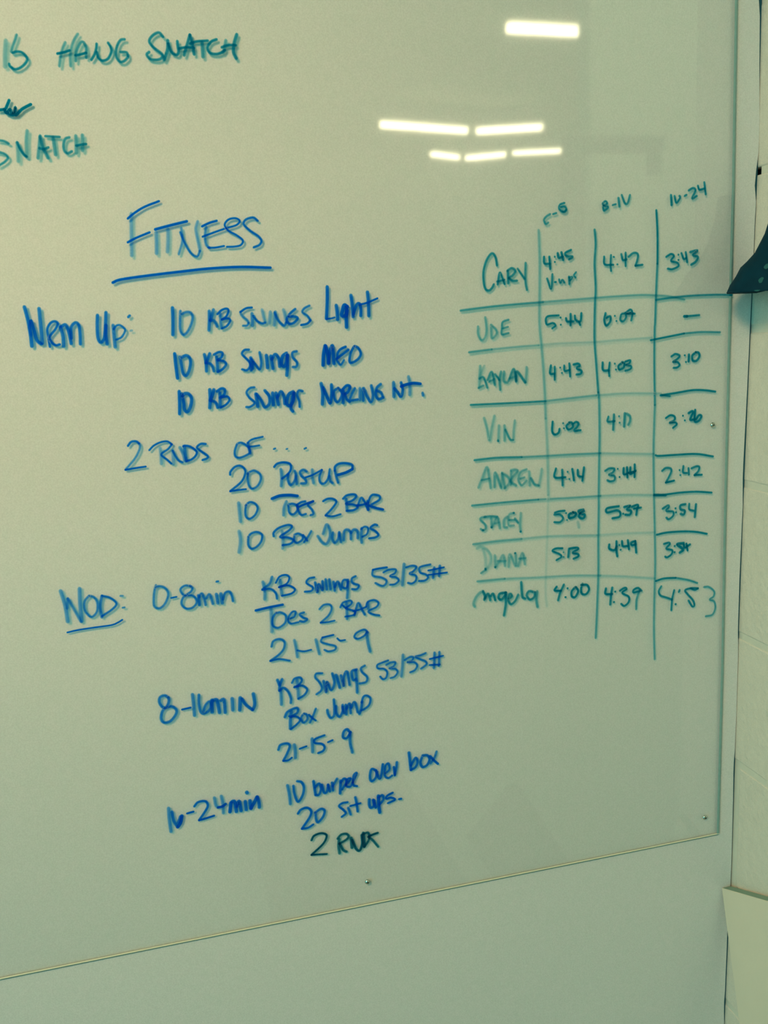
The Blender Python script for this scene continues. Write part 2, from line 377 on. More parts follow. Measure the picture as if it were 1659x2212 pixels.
# ---------------------------------------------------------------- marker writing (strokes in mm on the sheet: width ink x z x z ...)
INK = """
@word|T|faint dark teal marker word cut off at the left edge of the top line
3.1 0.45 -111.1 307.2 -113.4 295.3 -115.0 281.8
2.2 0.65 -100.1 312.6 -102.3 307.4 -105.5 301.0 -107.2 296.2
2.2 0.85 -106.1 295.4 -102.0 296.7 -97.2 296.1 -93.6 292.6 -92.8 289.0 -96.1 284.6 -101.4 280.9 -106.4 280.0 -110.1 282.7 -110.6 285.0
@word|T|dark teal marker word HANG in the top line
2.3 0.6 -53.6 306.7 -56.8 300.6 -59.7 292.6 -62.0 283.7
2.3 0.6 -40.3 315.1 -44.2 309.8 -47.4 303.3 -50.0 294.4 -50.8 283.9
2.3 0.95 -62.7 295.7 -56.3 297.1 -49.9 299.2
2.3 0.7 -45.3 288.9 -44.0 297.0 -40.8 303.5 -37.4 307.6 -34.7 306.0 -33.6 300.4 -34.5 292.3
2.3 0.9 -45.1 294.5 -40.0 295.4 -34.0 297.2
2.3 0.85 -29.7 290.4 -25.8 295.8 -23.5 301.5 -22.6 306.3
2.3 0.85 -23.4 298.3 -22.3 292.6 -18.4 289.9 -12.7 292.0 -8.7 298.6 -9.0 303.5 -11.1 307.5
2.3 0.8 6.1 311.2 1.8 310.2 -2.2 304.5 -4.1 297.9 -3.4 292.2 -0.4 289.1 4.0 290.4 7.8 294.1
2.3 0.8 0.6 298.8 5.7 298.8 7.3 297.8 7.9 294.9
@scribble|T|black-teal scribbled letters at the left edge below the top line
2.7 1 -126.5 240.4 -119.9 241.6 -117.5 244.9 -114.8 250.2
2.7 1 -120.8 241.2 -118.8 237.6 -115.1 241.3 -113.3 236.0 -109.6 243.4 -110.8 236.1 -107.8 237.7 -103.7 241.4 -98.5 244.3 -94.1 246.4
2.2 0.9 -120.1 240.0 -117.2 236.8 -113.3 235.6 -108.2 237.7
@word|T|dark teal marker word SNATCH cut off at the left edge
2.0 0.75 -130.1 211.1 -124.5 210.3 -120.3 207.9
2.0 0.75 -133.1 200.1 -126.0 198.1 -122.8 194.4 -126.2 190.2 -133.2 186.1
2.7 0.5 -112.0 209.2 -112.3 200.1 -113.1 190.2
2.3 0.85 -112.0 209.2 -109.9 202.6 -106.5 196.8 -104.3 195.2
2.7 0.55 -100.8 220.7 -102.8 210.8 -104.3 195.2
2.7 0.65 -88.6 215.8 -90.5 206.7 -93.3 193.5
2.7 0.7 -88.7 215.0 -87.4 205.1 -83.3 193.5
2.3 0.8 -90.9 203.4 -86.0 202.6 -81.7 204.3
2.1 0.8 -83.7 215.4 -77.1 215.0 -69.3 214.6
2.8 0.65 -76.0 214.2 -75.8 205.1 -75.5 196.8
2.3 0.75 -59.7 214.3 -64.1 212.6 -66.4 206.8 -66.2 201.0 -63.1 198.5 -58.7 200.5
2.8 0.6 -53.2 216.0 -53.8 206.8 -54.7 198.5
2.8 0.6 -46.4 216.8 -47.3 208.5 -48.1 201.0
2.3 0.85 -53.9 206.0 -49.6 206.8 -43.6 207.7
@word|T|dark teal marker word SNATCH in the top line
2.4 0.8 45.6 314.7 41.7 318.7 35.4 316.0 31.0 310.2 34.3 304.6 41.6 299.0 43.5 296.2 41.0 293.1 35.7 291.9 29.8 293.0 27.2 297.0 30.0 299.6
2.9 0.8 50.1 311.5 49.3 303.3 47.1 297.5 44.4 292.1
2.6 0.85 50.2 308.3 52.9 300.1 57.9 297.4 60.3 300.3 60.0 306.1 60.0 311.0
2.7 0.8 73.7 317.5 70.3 308.8 65.7 297.1
2.7 0.8 73.7 317.5 75.5 308.1 76.4 298.2
2.4 0.85 61.1 303.6 69.1 305.1 76.9 304.4
2.4 0.85 72.9 308.9 80.1 311.1 92.1 312.3
2.9 0.7 85.8 310.9 85.6 303.4 85.4 295.9
2.5 0.85 101.5 313.8 95.1 311.1 91.1 305.2 93.3 300.3 100.3 299.2 106.7 301.4 109.6 303.6
2.7 0.6 111.3 313.2 108.8 304.8 107.1 300.6
2.5 0.85 106.2 306.0 113.5 308.3 121.6 308.5
3.0 0.8 123.4 319.4 120.0 310.9 118.4 301.7 121.0 295.1
@word|B|large blue marker heading FITNESS
2.2 1 -8.8 131.6 -1.2 137.3 10.2 143.6 26.0 149.3
2.9 0.5 -4.5 136.9 -6.3 118.6 -8.4 92.7
2.2 1 -11.3 106.9 -1.6 111.5 13.1 117.0
3.0 0.55 19.7 117.0 19.1 105.1 18.1 94.2
2.7 1 18.9 119.8 33.5 123.3 53.9 127.8
3.0 0.5 32.7 120.0 31.5 107.0 29.9 95.6
2.2 0.65 41.9 93.1 47.0 106.7 47.1 120.9
2.2 0.8 45.6 116.5 49.6 104.4 55.4 93.8 61.8 90.3 65.2 96.3
2.5 0.55 65.2 96.3 63.5 109.6 62.7 119.5 65.6 127.6
2.3 1 69.6 122.1 78.4 125.8 86.4 127.8
2.3 0.7 74.1 121.5 72.1 111.6 72.5 102.8 76.1 98.8
2.0 0.95 74.5 99.4 81.8 99.2 92.2 100.7
2.0 0.95 69.2 111.1 83.2 115.8 96.0 119.7 107.7 123.0 111.5 127.4 106.5 130.2 99.0 128.7 94.6 123.3 98.1 117.1 106.8 112.0 113.3 106.3 110.6 101.3 103.6 99.8 95.0 99.7
2.3 0.9 131.6 127.0 126.6 130.5 118.4 128.4 115.7 123.4 122.1 116.7 130.9 110.4 134.0 105.3 131.4 100.9 124.8 98.4
@underline|B|thick blue marker underline below the heading
2.7 1 -31.3 65.0 -22.3 68.0 6.6 71.3 40.2 74.3 74.3 76.9 108.7 77.6 142.4 75.8
@word|B|blue marker word Wrm at the left end of the first list row
3.3 0.85 -124.6 43.1 -122.8 29.9 -121.8 16.6 -121.9 1.0
3.3 0.85 -119.6 28.0 -117.8 18.2 -116.0 7.4 -111.8 3.2
3.3 0.8 -110.0 40.8 -110.4 23.1 -110.9 3.6
2.8 0.6 -119.6 28.0 -122.1 21.0 -121.4 13.0
2.4 0.9 -103.6 -0.3 -104.1 10.4 -104.1 18.4 -100.4 24.5 -95.8 26.5 -92.7 24.1 -95.9 18.1 -100.8 12.9 -102.9 9.5 -101.0 4.0 -97.0 1.1 -93.0 1.8
3.3 0.8 -90.5 20.5 -89.0 10.6 -89.4 -0.6
3.1 0.85 -89.6 20.4 -85.1 22.5 -83.0 17.5 -81.8 8.5 -81.3 1.7
2.9 0.85 -80.6 7.5 -79.4 19.1 -74.5 24.2 -71.3 21.4 -71.0 12.4 -71.8 0.8
@word|B|blue marker word Up with a colon
3.1 0.85 -50.6 31.3 -52.1 20.6 -52.7 7.1 -50.5 2.0 -46.7 5.0 -44.2 15.7 -41.5 34.0
3.2 0.8 -42.9 20.2 -44.0 9.4 -43.7 -0.6
3.2 0.75 -35.4 19.8 -35.6 9.0 -35.6 -4.2
2.0 0.85 -35.4 15.3 -32.4 18.8 -28.3 19.5 -23.8 15.7 -23.7 12.1 -27.9 6.4 -33.9 3.9
2.5 0.85 -18.6 27.7 -16.6 29.4
1.5 0.5 -17.8 12.9 -15.7 13.2
@number|B|blue marker number 10 in the first list row
3.3 0.85 29.9 36.2 29.1 22.5 27.6 6.1
2.5 0.75 38.2 32.2 36.9 22.2 36.3 11.2 39.1 6.0 44.0 9.0 48.8 17.1 50.9 24.4 49.5 29.5 45.0 30.6 38.8 28.5
@word|B|blue marker letters KB in the first list row
3.1 0.8 69.9 30.9 69.1 20.8 67.7 9.3
3.1 0.75 74.7 32.1 72.3 25.3 70.0 19.9
2.8 0.75 70.0 20.3 74.6 19.7 77.3 13.1
2.3 0.95 78.5 26.9 84.0 31.3 89.7 32.5 91.3 29.6 88.0 23.7 83.1 20.7
2.6 0.7 81.8 27.7 81.6 19.4 81.8 11.0
2.3 0.9 83.1 20.7 89.8 21.8 92.4 19.4 88.2 13.5 82.3 11.0
@word|B|blue marker word SWINGS in the first list row
2.2 0.95 118.0 32.7 111.3 32.1 104.4 28.2
2.3 0.65 104.4 28.2 106.0 23.9 111.3 19.0 112.9 15.7
2.1 0.8 112.9 15.7 110.8 13.0 106.1 12.9
3.1 0.7 117.5 26.2 116.9 12.2
2.4 0.85 118.7 23.4 122.6 17.6 128.1 14.6 132.0 15.3
2.6 0.5 132.0 15.3 130.5 21.0 129.2 30.0
2.9 0.5 138.6 27.2 136.2 14.2
2.9 0.6 144.4 27.0 141.8 11.6
2.7 0.8 143.4 26.1 146.6 17.5 152.9 11.1 156.1 14.3
2.9 0.5 156.1 14.3 155.1 21.9 153.7 29.0
2.7 0.9 167.5 29.1 161.1 24.1 156.8 17.8 159.2 12.9 164.8 13.7 169.5 18.4 166.4 20.6 158.7 21.0
2.4 0.8 184.3 32.2 178.0 29.3 175.5 25.1 180.8 21.1 184.3 15.6
2.4 0.95 184.3 15.6 180.2 12.0 172.9 10.7
@word|B|blue marker word Light at the end of the first list row
3.5 0.9 206.2 52.8 205.2 36.2 203.1 16.4
1.9 0.95 203.1 16.4 208.5 16.7 213.1 17.6
3.6 0.85 215.6 31.5 216.2 22.9 216.3 14.8
3.9 0.95 229.0 28.9 225.1 31.2 222.5 24.8 221.6 19.4 226.7 19.7 228.2 25.6
3.9 0.9 227.9 30.0 226.8 15.9 226.5 5.6
3.6 0.85 233.7 42.2 234.7 29.7 235.1 17.2
3.3 0.9 235.3 19.9 239.8 30.6 243.3 32.1 244.7 26.1 244.3 17.9
3.6 0.85 253.7 45.2 254.2 32.2 254.0 17.5
2.2 1 243.3 31.0 252.5 32.8 265.4 37.4
@number|B|blue marker number 10 in the second list row
3.3 0.9 27.7 -14.1 27.8 -27.6 28.4 -42.1
3.1 0.85 33.3 -18.1 33.9 -27.0 34.9 -36.4 37.9 -39.4 41.5 -34.9 44.1 -26.6 43.8 -20.1 40.3 -17.1 34.6 -19.1
@word|B|blue marker letters KB in the second list row
3.1 0.85 60.4 -16.7 61.4 -26.6 61.1 -36.0
3.1 0.85 66.5 -16.1 63.6 -23.0 60.9 -26.6
2.8 0.8 61.9 -26.2 67.3 -28.8 69.5 -36.5
2.6 0.9 71.0 -17.8 76.9 -15.2 80.6 -16.4 79.3 -21.0 74.3 -24.0
3.1 0.8 73.7 -19.8 73.8 -30.1 73.7 -37.2
2.6 0.9 74.3 -24.0 81.7 -25.8 83.7 -29.7 79.1 -34.7 73.7 -37.2
@word|B|blue marker word Swings in the second list row
2.4 0.9 111.2 -14.2 105.9 -14.4 102.7 -18.5 106.6 -23.4 110.5 -28.3 110.7 -33.1 107.0 -37.2 101.3 -35.9
3.4 0.85 112.4 -23.2 111.8 -37.5
2.6 0.85 112.7 -24.7 116.6 -30.6 121.4 -37.0 123.9 -30.0 122.9 -17.6
2.6 0.8 114.9 -28.6 113.8 -36.1
3.5 0.85 130.3 -21.3 130.7 -36.1
3.5 0.85 135.6 -22.5 136.9 -37.4
3.2 0.85 136.2 -26.9 140.5 -20.9 144.1 -25.4 144.8 -35.5
3.5 0.9 154.2 -20.2 149.1 -23.7 147.0 -32.2 150.2 -35.3 153.5 -29.7 154.6 -22.1
3.5 0.85 154.6 -22.1 154.0 -34.5 152.4 -46.0
2.7 0.85 166.0 -18.9 161.1 -20.0 160.7 -25.3 165.2 -31.3 164.4 -36.1 159.9 -36.6
@number|B|blue marker number 10 in the third list row
3.3 0.9 28.9 -56.3 28.2 -69.9 27.1 -82.2
3.3 0.85 31.5 -59.3 32.8 -70.2 33.1 -77.9 36.6 -80.0 40.6 -72.6 41.7 -65.1 39.3 -60.2 34.7 -59.5 31.6 -62.6
@word|B|blue marker letters KB in the third list row
3.4 0.85 63.1 -56.5 62.7 -67.4 61.3 -77.8
3.4 0.85 67.8 -56.8 65.3 -63.8 62.5 -69.3
2.9 0.85 63.9 -69.4 68.5 -71.6 70.3 -78.0
2.9 0.9 70.9 -59.3 76.4 -56.3 80.0 -58.0 78.6 -63.6 73.6 -66.7
3.1 0.8 74.1 -60.5 73.2 -77.7
2.4 0.95 74.6 -66.3 82.3 -65.8 84.3 -70.2 79.6 -75.2 73.7 -77.7
@word|B|blue marker word Swings in the third list row
2.4 0.85 114.1 -57.2 108.8 -57.9 104.6 -62.4 107.0 -68.3 112.4 -73.5 112.2 -76.4 107.1 -79.4 102.8 -79.2
3.5 0.85 115.0 -64.5 116.3 -80.0
3.2 0.85 116.0 -65.0 120.3 -72.1 124.1 -80.6 129.6 -77.5 130.3 -68.8 125.5 -61.3
3.5 0.85 134.5 -64.7 134.4 -79.3
3.5 0.85 138.4 -65.0 140.3 -79.2
3.2 0.85 139.4 -71.4 144.3 -63.9 147.3 -69.9 147.7 -78.7
3.5 0.9 159.0 -64.8 152.9 -68.3 150.2 -77.9 154.0 -81.1 158.4 -74.5 159.5 -65.8
3.3 0.85 159.0 -65.8 154.8 -83.1 157.0 -88.1
2.7 0.85 169.8 -65.0 165.4 -64.2 163.1 -69.0 165.0 -76.9 165.1 -83.3
@word|B|blue marker word MED at the end of the second list row
3.8 0.95 199.8 -13.8 197.2 -24.3 195.9 -36.8
3.8 0.9 200.3 -14.3 202.2 -24.6 202.5 -35.3
3.6 0.9 202.6 -34.3 204.8 -21.8 208.3 -14.3 208.8 -23.0 209.0 -35.6
2.8 0.95 224.2 -16.5 218.0 -19.1 214.3 -23.3 213.5 -28.1
2.8 0.95 227.5 -20.1 220.7 -24.6 212.4 -30.0
2.5 0.85 213.4 -29.0 212.8 -31.9 217.0 -37.0 221.3 -31.9
2.8 0.9 234.3 -16.5 229.8 -24.1 227.8 -33.7 231.2 -35.3 238.6 -31.3 241.9 -25.7 239.2 -18.7 234.8 -16.3
@word|B|blue marker word WORKING in the third list row
3.6 0.85 192.2 -57.1 193.5 -67.9 192.2 -82.1
3.3 0.9 194.4 -62.1 198.2 -73.1 201.8 -81.3 203.9 -71.5 204.6 -59.3
2.8 0.85 212.4 -63.7 207.1 -67.8 207.2 -75.7 209.9 -80.3 213.6 -78.1 216.6 -70.3 212.4 -63.7
3.4 0.85 218.3 -67.5 217.4 -82.3
3.1 0.95 217.3 -66.4 222.7 -61.8 226.7 -63.1 224.3 -68.9 220.1 -71.6
2.8 0.85 220.1 -71.6 221.8 -77.6 225.6 -81.3
2.8 0.85 232.6 -65.4 227.6 -74.0 225.8 -78.8 228.8 -79.5 235.5 -79.0
3.1 0.7 238.7 -65.8 238.0 -79.6
3.1 0.8 242.0 -80.9 242.8 -66.0 246.5 -75.2 251.2 -83.0 254.2 -75.7 252.7 -63.2
3.1 0.85 264.6 -62.4 259.2 -67.0 257.8 -74.9 260.7 -80.1 267.0 -78.5
2.9 0.8 259.1 -70.0 264.1 -72.3 266.0 -77.4
@word|B|blue marker letters Wt with a full stop at the end of the third list row
3.5 0.75 280.3 -61.3 280.0 -78.8
3.2 0.85 281.0 -68.4 284.9 -73.6 288.9 -78.9 291.3 -71.0 289.6 -61.9
3.2 0.55 299.3 -55.5 300.5 -65.5 299.9 -77.6
3.2 1 289.4 -66.9 296.8 -64.8 305.3 -63.8 314.2 -65.2
2.9 0.75 316.2 -76.1 316.8 -79.6
@number|B|blue marker number 2 before RNDS OF
2.3 0.9 -33.0 -114.1 -28.9 -109.7 -23.4 -109.6 -20.5 -112.2
2.0 0.7 -20.5 -112.2 -19.9 -116.1 -21.8 -121.2 -27.2 -129.4 -38.4 -140.9
2.0 1 -38.4 -140.9 -28.2 -139.9 -15.7 -139.0
@word|B|blue marker word RNDS
2.0 0.95 -10.2 -120.7 -4.6 -115.8 3.1 -112.6 10.6 -112.2 15.4 -115.9
2.1 0.9 15.4 -115.9 10.7 -120.9 2.7 -126.5 8.6 -133.2 12.9 -138.0
2.8 0.5 2.0 -119.2 2.1 -127.9 1.7 -137.5
2.8 0.5 15.2 -138.6 15.7 -122.2
2.3 0.85 15.6 -123.2 18.3 -130.2 21.6 -135.3 25.6 -137.5
3.1 0.6 28.5 -136.8 27.0 -127.9 23.9 -120.0
2.3 0.95 27.7 -119.3 29.7 -118.5 36.1 -120.4 42.2 -126.2 40.9 -131.0 35.8 -135.0 30.0 -136.4
3.1 0.75 29.1 -119.4 29.3 -128.1 30.0 -136.4
2.4 0.9 53.4 -118.4 47.7 -117.9 43.1 -121.9 47.9 -126.7 54.5 -132.6 52.9 -135.4 48.0 -136.7
@word|B|blue marker word OF followed by dots
2.4 0.85 89.3 -121.1 93.3 -119.9 98.9 -122.8 102.4 -127.0 103.0 -132.5 97.9 -135.5 90.9 -137.4 86.2 -135.6 85.7 -129.6 88.8 -121.5
2.1 0.9 101.0 -121.0 107.1 -117.1 119.5 -115.0
2.7 0.75 101.9 -121.1 102.4 -128.0 103.4 -133.5
2.1 0.9 102.1 -125.5 107.4 -125.4 114.8 -124.8
1.9 0.9 131.1 -130.4 133.2 -129.7
1.6 0.8 145.9 -131.6 147.5 -131.2
1.9 0.9 167.4 -132.9 169.7 -132.0
@number|B|blue marker number 20 before PUSHUP
2.4 0.9 78.2 -156.6 79.0 -152.8 84.3 -147.8 90.2 -146.8 94.8 -150.1 95.8 -156.2 90.7 -165.7 76.7 -175.9
2.1 0.95 76.7 -175.9 85.0 -175.3 95.3 -175.1
2.4 0.8 98.2 -157.3 102.3 -154.7 107.2 -154.1 112.8 -158.6 113.3 -165.6 108.8 -172.7 102.7 -175.2 99.1 -171.4 98.2 -163.3 99.2 -156.4
@word|B|blue marker word PUSHUP
2.5 0.95 130.1 -151.6 134.4 -147.9 142.4 -147.1 149.2 -149.6 149.8 -155.7 146.4 -160.9 138.6 -166.3
3.0 0.65 137.9 -154.7 138.2 -164.8 136.9 -175.2
2.8 0.8 146.4 -161.4 145.4 -168.4 148.0 -174.7 152.8 -171.1 155.2 -164.2 154.1 -158.1
2.8 0.7 155.2 -164.2 155.6 -174.3
2.8 0.8 168.6 -160.3 164.7 -157.9 160.5 -160.1 161.7 -164.8 166.0 -169.2 166.7 -173.8 160.6 -174.0
2.8 0.6 175.3 -158.3 174.8 -166.9 175.8 -175.1
2.2 0.95 166.6 -167.2 175.4 -164.9 186.9 -159.8
2.5 0.85 186.9 -159.8 183.3 -168.6 184.4 -175.3 189.0 -176.3 193.9 -170.6 196.6 -159.6
2.8 0.75 195.6 -167.7 196.3 -173.8 199.2 -177.1
2.8 0.9 202.6 -162.1 203.4 -157.1 208.7 -154.0 217.0 -154.2 224.0 -156.8 224.3 -161.9
3.1 1 224.3 -161.9 216.3 -165.3 205.9 -167.5
2.8 0.8 202.6 -162.1 204.2 -170.4 205.8 -177.2
@number|B|blue marker number 10 before TOES
3.2 0.55 85.4 -190.4 85.6 -202.1 85.8 -213.4
2.4 0.85 93.0 -194.6 98.5 -191.0 104.7 -193.4 107.1 -199.5 103.6 -206.8 97.0 -210.9 92.6 -207.5 92.7 -199.3 94.3 -193.6
@word|B|blue marker word TOES with a long bar over the T
3.3 1 124.7 -189.3 134.2 -186.6 145.9 -186.8 155.7 -188.8
2.8 0.6 141.9 -193.9 138.4 -201.3 137.2 -210.7
2.5 0.85 143.3 -198.7 148.7 -197.5 153.8 -200.3 154.0 -206.3 149.0 -210.6 144.4 -207.8 143.8 -199.4
2.5 0.9 153.8 -199.7 159.3 -196.7 164.7 -196.0
2.5 0.85 154.4 -199.2 155.7 -207.7 158.9 -212.2 164.3 -211.5
2.5 1 155.4 -202.3 163.9 -199.5 174.2 -196.8
2.5 0.85 174.2 -196.8 167.4 -200.4 171.7 -206.8 173.2 -212.3 169.5 -213.6
@number|B|blue marker number 2 between TOES and BAR
2.5 0.9 186.0 -197.9 191.6 -195.5 198.1 -196.1 202.1 -200.0 197.5 -206.8 188.0 -215.6
2.3 0.9 188.0 -215.6 196.3 -217.6 206.6 -215.9
@word|B|blue marker word BAR in the row above Box Jumps
2.6 0.9 210.7 -197.2 215.8 -193.5 224.3 -193.0 227.2 -195.7 222.7 -200.1 214.0 -203.6 223.6 -205.7 228.3 -209.1 223.3 -212.3 214.1 -212.6
2.9 0.7 214.4 -197.6 214.6 -204.8 214.7 -212.1
2.6 0.85 228.4 -207.3 233.2 -198.1 237.2 -203.9 240.9 -214.0
2.6 0.95 227.2 -207.2 234.6 -206.7 242.0 -205.0
2.6 0.9 242.1 -203.7 244.8 -197.9 248.6 -195.6 255.9 -197.7 255.7 -202.6 245.6 -207.7
2.9 1 242.4 -208.6 251.5 -212.5 260.0 -215.2
2.9 0.8 240.9 -202.4 241.5 -214.0
@number|B|blue marker number 10 before Box Jumps
3.3 0.5 83.3 -224.4 84.1 -236.3 81.2 -250.4
2.5 0.85 93.6 -232.5 97.4 -228.8 104.4 -227.7 109.9 -231.8 108.1 -240.0 101.9 -246.0 96.0 -247.1 92.9 -242.0 93.6 -232.5
@word|B|blue marker word Box in the row above the WOD section
2.5 0.9 123.7 -235.0 124.1 -230.3 130.3 -225.5 141.0 -222.8 146.2 -224.7 143.0 -229.2 131.3 -236.4 140.0 -237.9 146.9 -241.7 143.0 -246.1 133.5 -246.9
2.8 0.5 134.1 -229.5 134.5 -240.4 133.2 -251.1
2.5 0.85 148.4 -235.8 153.3 -234.5 158.4 -238.0 157.5 -242.8 151.3 -245.8 148.0 -243.0 148.4 -237.0
2.3 0.85 159.1 -236.9 163.9 -244.6
2.5 0.8 169.5 -233.1 164.9 -239.9 159.7 -246.0
@word|B|blue marker word Jumps in the row above the WOD section
2.9 0.65 183.6 -238.2 188.5 -227.1 191.7 -232.9 191.7 -242.7 187.0 -250.7 181.2 -247.7 176.8 -239.9
2.9 0.75 195.7 -237.6 194.6 -245.4 197.3 -250.6 201.9 -246.1 203.6 -237.8
2.9 0.7 203.5 -239.0 205.2 -250.8
2.9 0.75 208.4 -248.7 209.6 -238.4 213.4 -235.7 217.5 -239.2 217.6 -248.4
2.9 0.75 218.0 -240.5 221.9 -236.6 226.1 -238.8 226.2 -248.0
2.9 0.7 231.8 -235.7 230.7 -244.2 230.8 -254.1
2.3 0.85 231.1 -236.9 235.6 -234.3 239.8 -236.5 238.1 -243.7 231.8 -246.8
2.6 0.9 251.6 -234.0 248.0 -233.0 242.8 -236.8 248.8 -241.1 252.3 -246.4 248.4 -249.1 240.3 -249.5
@word|B|wide pale blue marker word WOD
3.5 0.6 -123.1 -273.2 -120.2 -290.8 -119.4 -311.0
2.5 0.65 -116.3 -283.3 -112.5 -293.1 -108.7 -303.0 -104.9 -312.9
3.5 0.6 -102.4 -273.0 -103.9 -292.8 -104.2 -312.3
2.5 0.6 -116.3 -283.3 -118.3 -295.1
2.3 0.75 -93.0 -282.8 -98.7 -289.5 -99.2 -300.1 -93.3 -308.3 -86.5 -303.1 -84.8 -292.5 -87.8 -285.4 -93.0 -282.8
2.8 0.75 -79.0 -284.5 -82.2 -296.9 -81.7 -310.4
2.3 0.85 -79.0 -284.5 -70.1 -288.2 -64.0 -295.7 -69.0 -301.9 -81.6 -309.1
1.8 0.7 -58.8 -287.2 -55.7 -287.6
1.8 0.8 -57.7 -301.6 -55.2 -301.5
@underline|B|thin blue marker underline below WOD
1.8 1 -121.4 -323.5 -109.6 -322.1 -91.0 -321.4 -72.2 -320.9 -64.5 -318.7 -59.2 -316.0
@word|B|blue marker words 0-8min
2.4 0.75 -17.6 -279.0 -20.3 -286.8 -22.2 -300.2 -20.8 -305.8 -15.2 -307.2 -8.9 -301.8 -4.7 -291.4 -7.9 -283.5 -14.0 -280.7 -18.5 -281.6
1.9 0.95 -2.0 -296.5 4.5 -295.9
2.4 0.8 22.3 -285.0 15.3 -283.5 9.7 -287.6 13.0 -294.9 23.2 -296.8 27.0 -304.8 21.9 -311.1 14.1 -311.5 9.4 -305.4 12.1 -297.5 21.0 -291.7 23.4 -287.2 20.4 -284.1
3.2 0.8 29.7 -296.9 29.9 -309.3
2.7 0.75 30.1 -299.7 33.7 -295.3 35.8 -301.7 37.0 -310.2
2.7 0.75 38.4 -302.0 42.7 -297.7 45.6 -309.9
3.3 0.75 50.5 -298.0 51.5 -309.9
2.2 0.85 51.8 -283.0 54.2 -282.7
3.3 0.75 55.8 -297.9 56.7 -310.5
2.7 0.8 57.8 -305.8 61.1 -297.9 66.4 -297.1 68.6 -302.9 69.4 -309.3
@word|B|blue marker letters KB in the 0-8min row
3.1 0.6 106.7 -289.3 108.1 -301.0 107.3 -311.7
2.8 0.75 118.2 -284.5 114.7 -292.5 105.3 -299.1
2.5 0.85 105.3 -299.1 115.6 -299.5 121.2 -305.6 122.2 -312.7
2.2 0.95 122.1 -292.6 127.1 -285.5 134.7 -284.0 138.9 -287.6 135.4 -294.9 125.4 -298.4
3.1 0.6 127.6 -289.4 127.7 -298.6 128.4 -308.8
2.3 0.95 125.4 -298.4 136.7 -297.4 144.6 -303.0 140.5 -307.9 128.4 -309.6
@word|B|blue marker word swings in the 0-8min row
2.3 0.9 169.7 -291.1 162.8 -291.9 159.4 -296.9 166.6 -303.2 164.8 -307.7 156.4 -307.8
2.9 0.85 170.0 -297.4 172.0 -310.4 174.4 -300.3 178.8 -308.6 179.2 -296.9
2.9 0.8 183.2 -295.0 183.9 -308.4
2.9 0.8 187.7 -295.6 188.5 -308.9
2.9 0.8 192.9 -299.3 193.7 -311.1
2.9 0.8 194.0 -306.5 198.2 -299.9 201.5 -310.5
2.6 0.85 211.4 -299.1 205.2 -299.1 203.2 -306.8 208.5 -309.0 211.3 -300.6
2.9 0.7 210.6 -299.8 210.0 -311.5 208.6 -322.4
2.6 0.85 221.0 -295.5 216.1 -298.0 216.6 -303.6 224.2 -307.6 221.6 -312.1 215.4 -311.4
@word|B|blue marker weights 53/35# in the 0-8min row
2.4 0.95 261.3 -288.7 251.0 -289.1 243.1 -289.8
2.4 0.8 243.1 -289.8 242.8 -297.2 253.6 -300.8 259.7 -305.4 257.9 -310.8 253.1 -311.5 245.4 -307.0
2.4 0.85 256.3 -294.7 263.5 -292.1 272.2 -292.6 271.2 -297.2 264.7 -300.5 272.5 -302.9 275.5 -307.3 270.6 -311.5 264.2 -311.5
3.3 0.6 283.6 -286.7 281.7 -300.8 280.0 -314.2
2.4 0.85 285.8 -291.7 293.9 -290.2 299.4 -292.5 295.2 -297.6 290.2 -300.2 298.1 -303.5 297.9 -309.9 292.9 -313.3 287.3 -311.8
2.4 0.85 318.0 -291.3 306.6 -292.5 303.3 -294.5 303.9 -300.1 311.1 -303.4 314.1 -307.7 309.9 -311.3 301.9 -311.1
3.1 0.75 322.7 -295.9 320.6 -309.3
3.1 0.75 330.1 -294.3 328.8 -307.8
2.1 0.95 314.5 -298.9 335.7 -297.0
2.1 0.95 314.3 -304.5 339.5 -304.2
@word|B|blue marker word Toes with a heavy bar in the 0-8min block
2.8 1 95.3 -324.1 111.0 -322.2 128.8 -320.8
3.4 0.5 113.9 -324.1 113.6 -338.9 113.0 -353.7
2.5 0.8 120.2 -329.6 115.3 -336.0 114.6 -345.3 121.1 -349.3 129.8 -344.1 131.2 -334.9 125.4 -330.2 120.2 -330.4
2.3 0.85 133.8 -339.9 141.5 -337.8 143.5 -331.7 138.9 -331.9 133.8 -339.9 136.5 -345.8 146.4 -345.4
2.6 0.85 154.0 -333.8 148.5 -335.5 152.1 -339.9 157.2 -342.9 153.2 -345.5 148.0 -344.1
@number|B|blue marker number 2 in the 0-8min block
2.3 0.8 173.2 -332.3 178.9 -327.5 186.5 -327.9 188.5 -333.4 184.2 -341.6 173.7 -349.7
2.0 0.9 173.7 -349.7 182.1 -350.0 191.5 -349.2
@word|B|blue marker word BAR in the 0-8min block
2.3 0.85 199.4 -333.2 203.6 -327.3 213.0 -326.1 213.6 -330.1 206.3 -334.8
2.9 0.65 207.5 -327.8 207.1 -349.2
2.3 0.9 201.9 -330.3 207.8 -335.8 217.0 -340.1 215.9 -344.8 204.9 -345.8
2.7 0.8 216.6 -345.7 222.2 -330.4 226.4 -338.9 230.0 -346.5
2.1 0.9 215.4 -339.9 224.9 -338.7 232.1 -336.4
2.4 0.85 232.1 -336.4 234.8 -330.3 242.7 -328.9 248.1 -332.8 245.4 -338.1 234.9 -342.4 240.2 -347.0 248.8 -349.7
3.0 0.6 234.7 -331.1 235.0 -340.0
@word|B|blue marker numbers 21-15-9 in the 0-8min block
2.6 0.8 111.2 -372.4 113.9 -365.7 121.6 -363.8 127.3 -368.2 126.0 -376.8 119.4 -383.8 108.4 -390.3
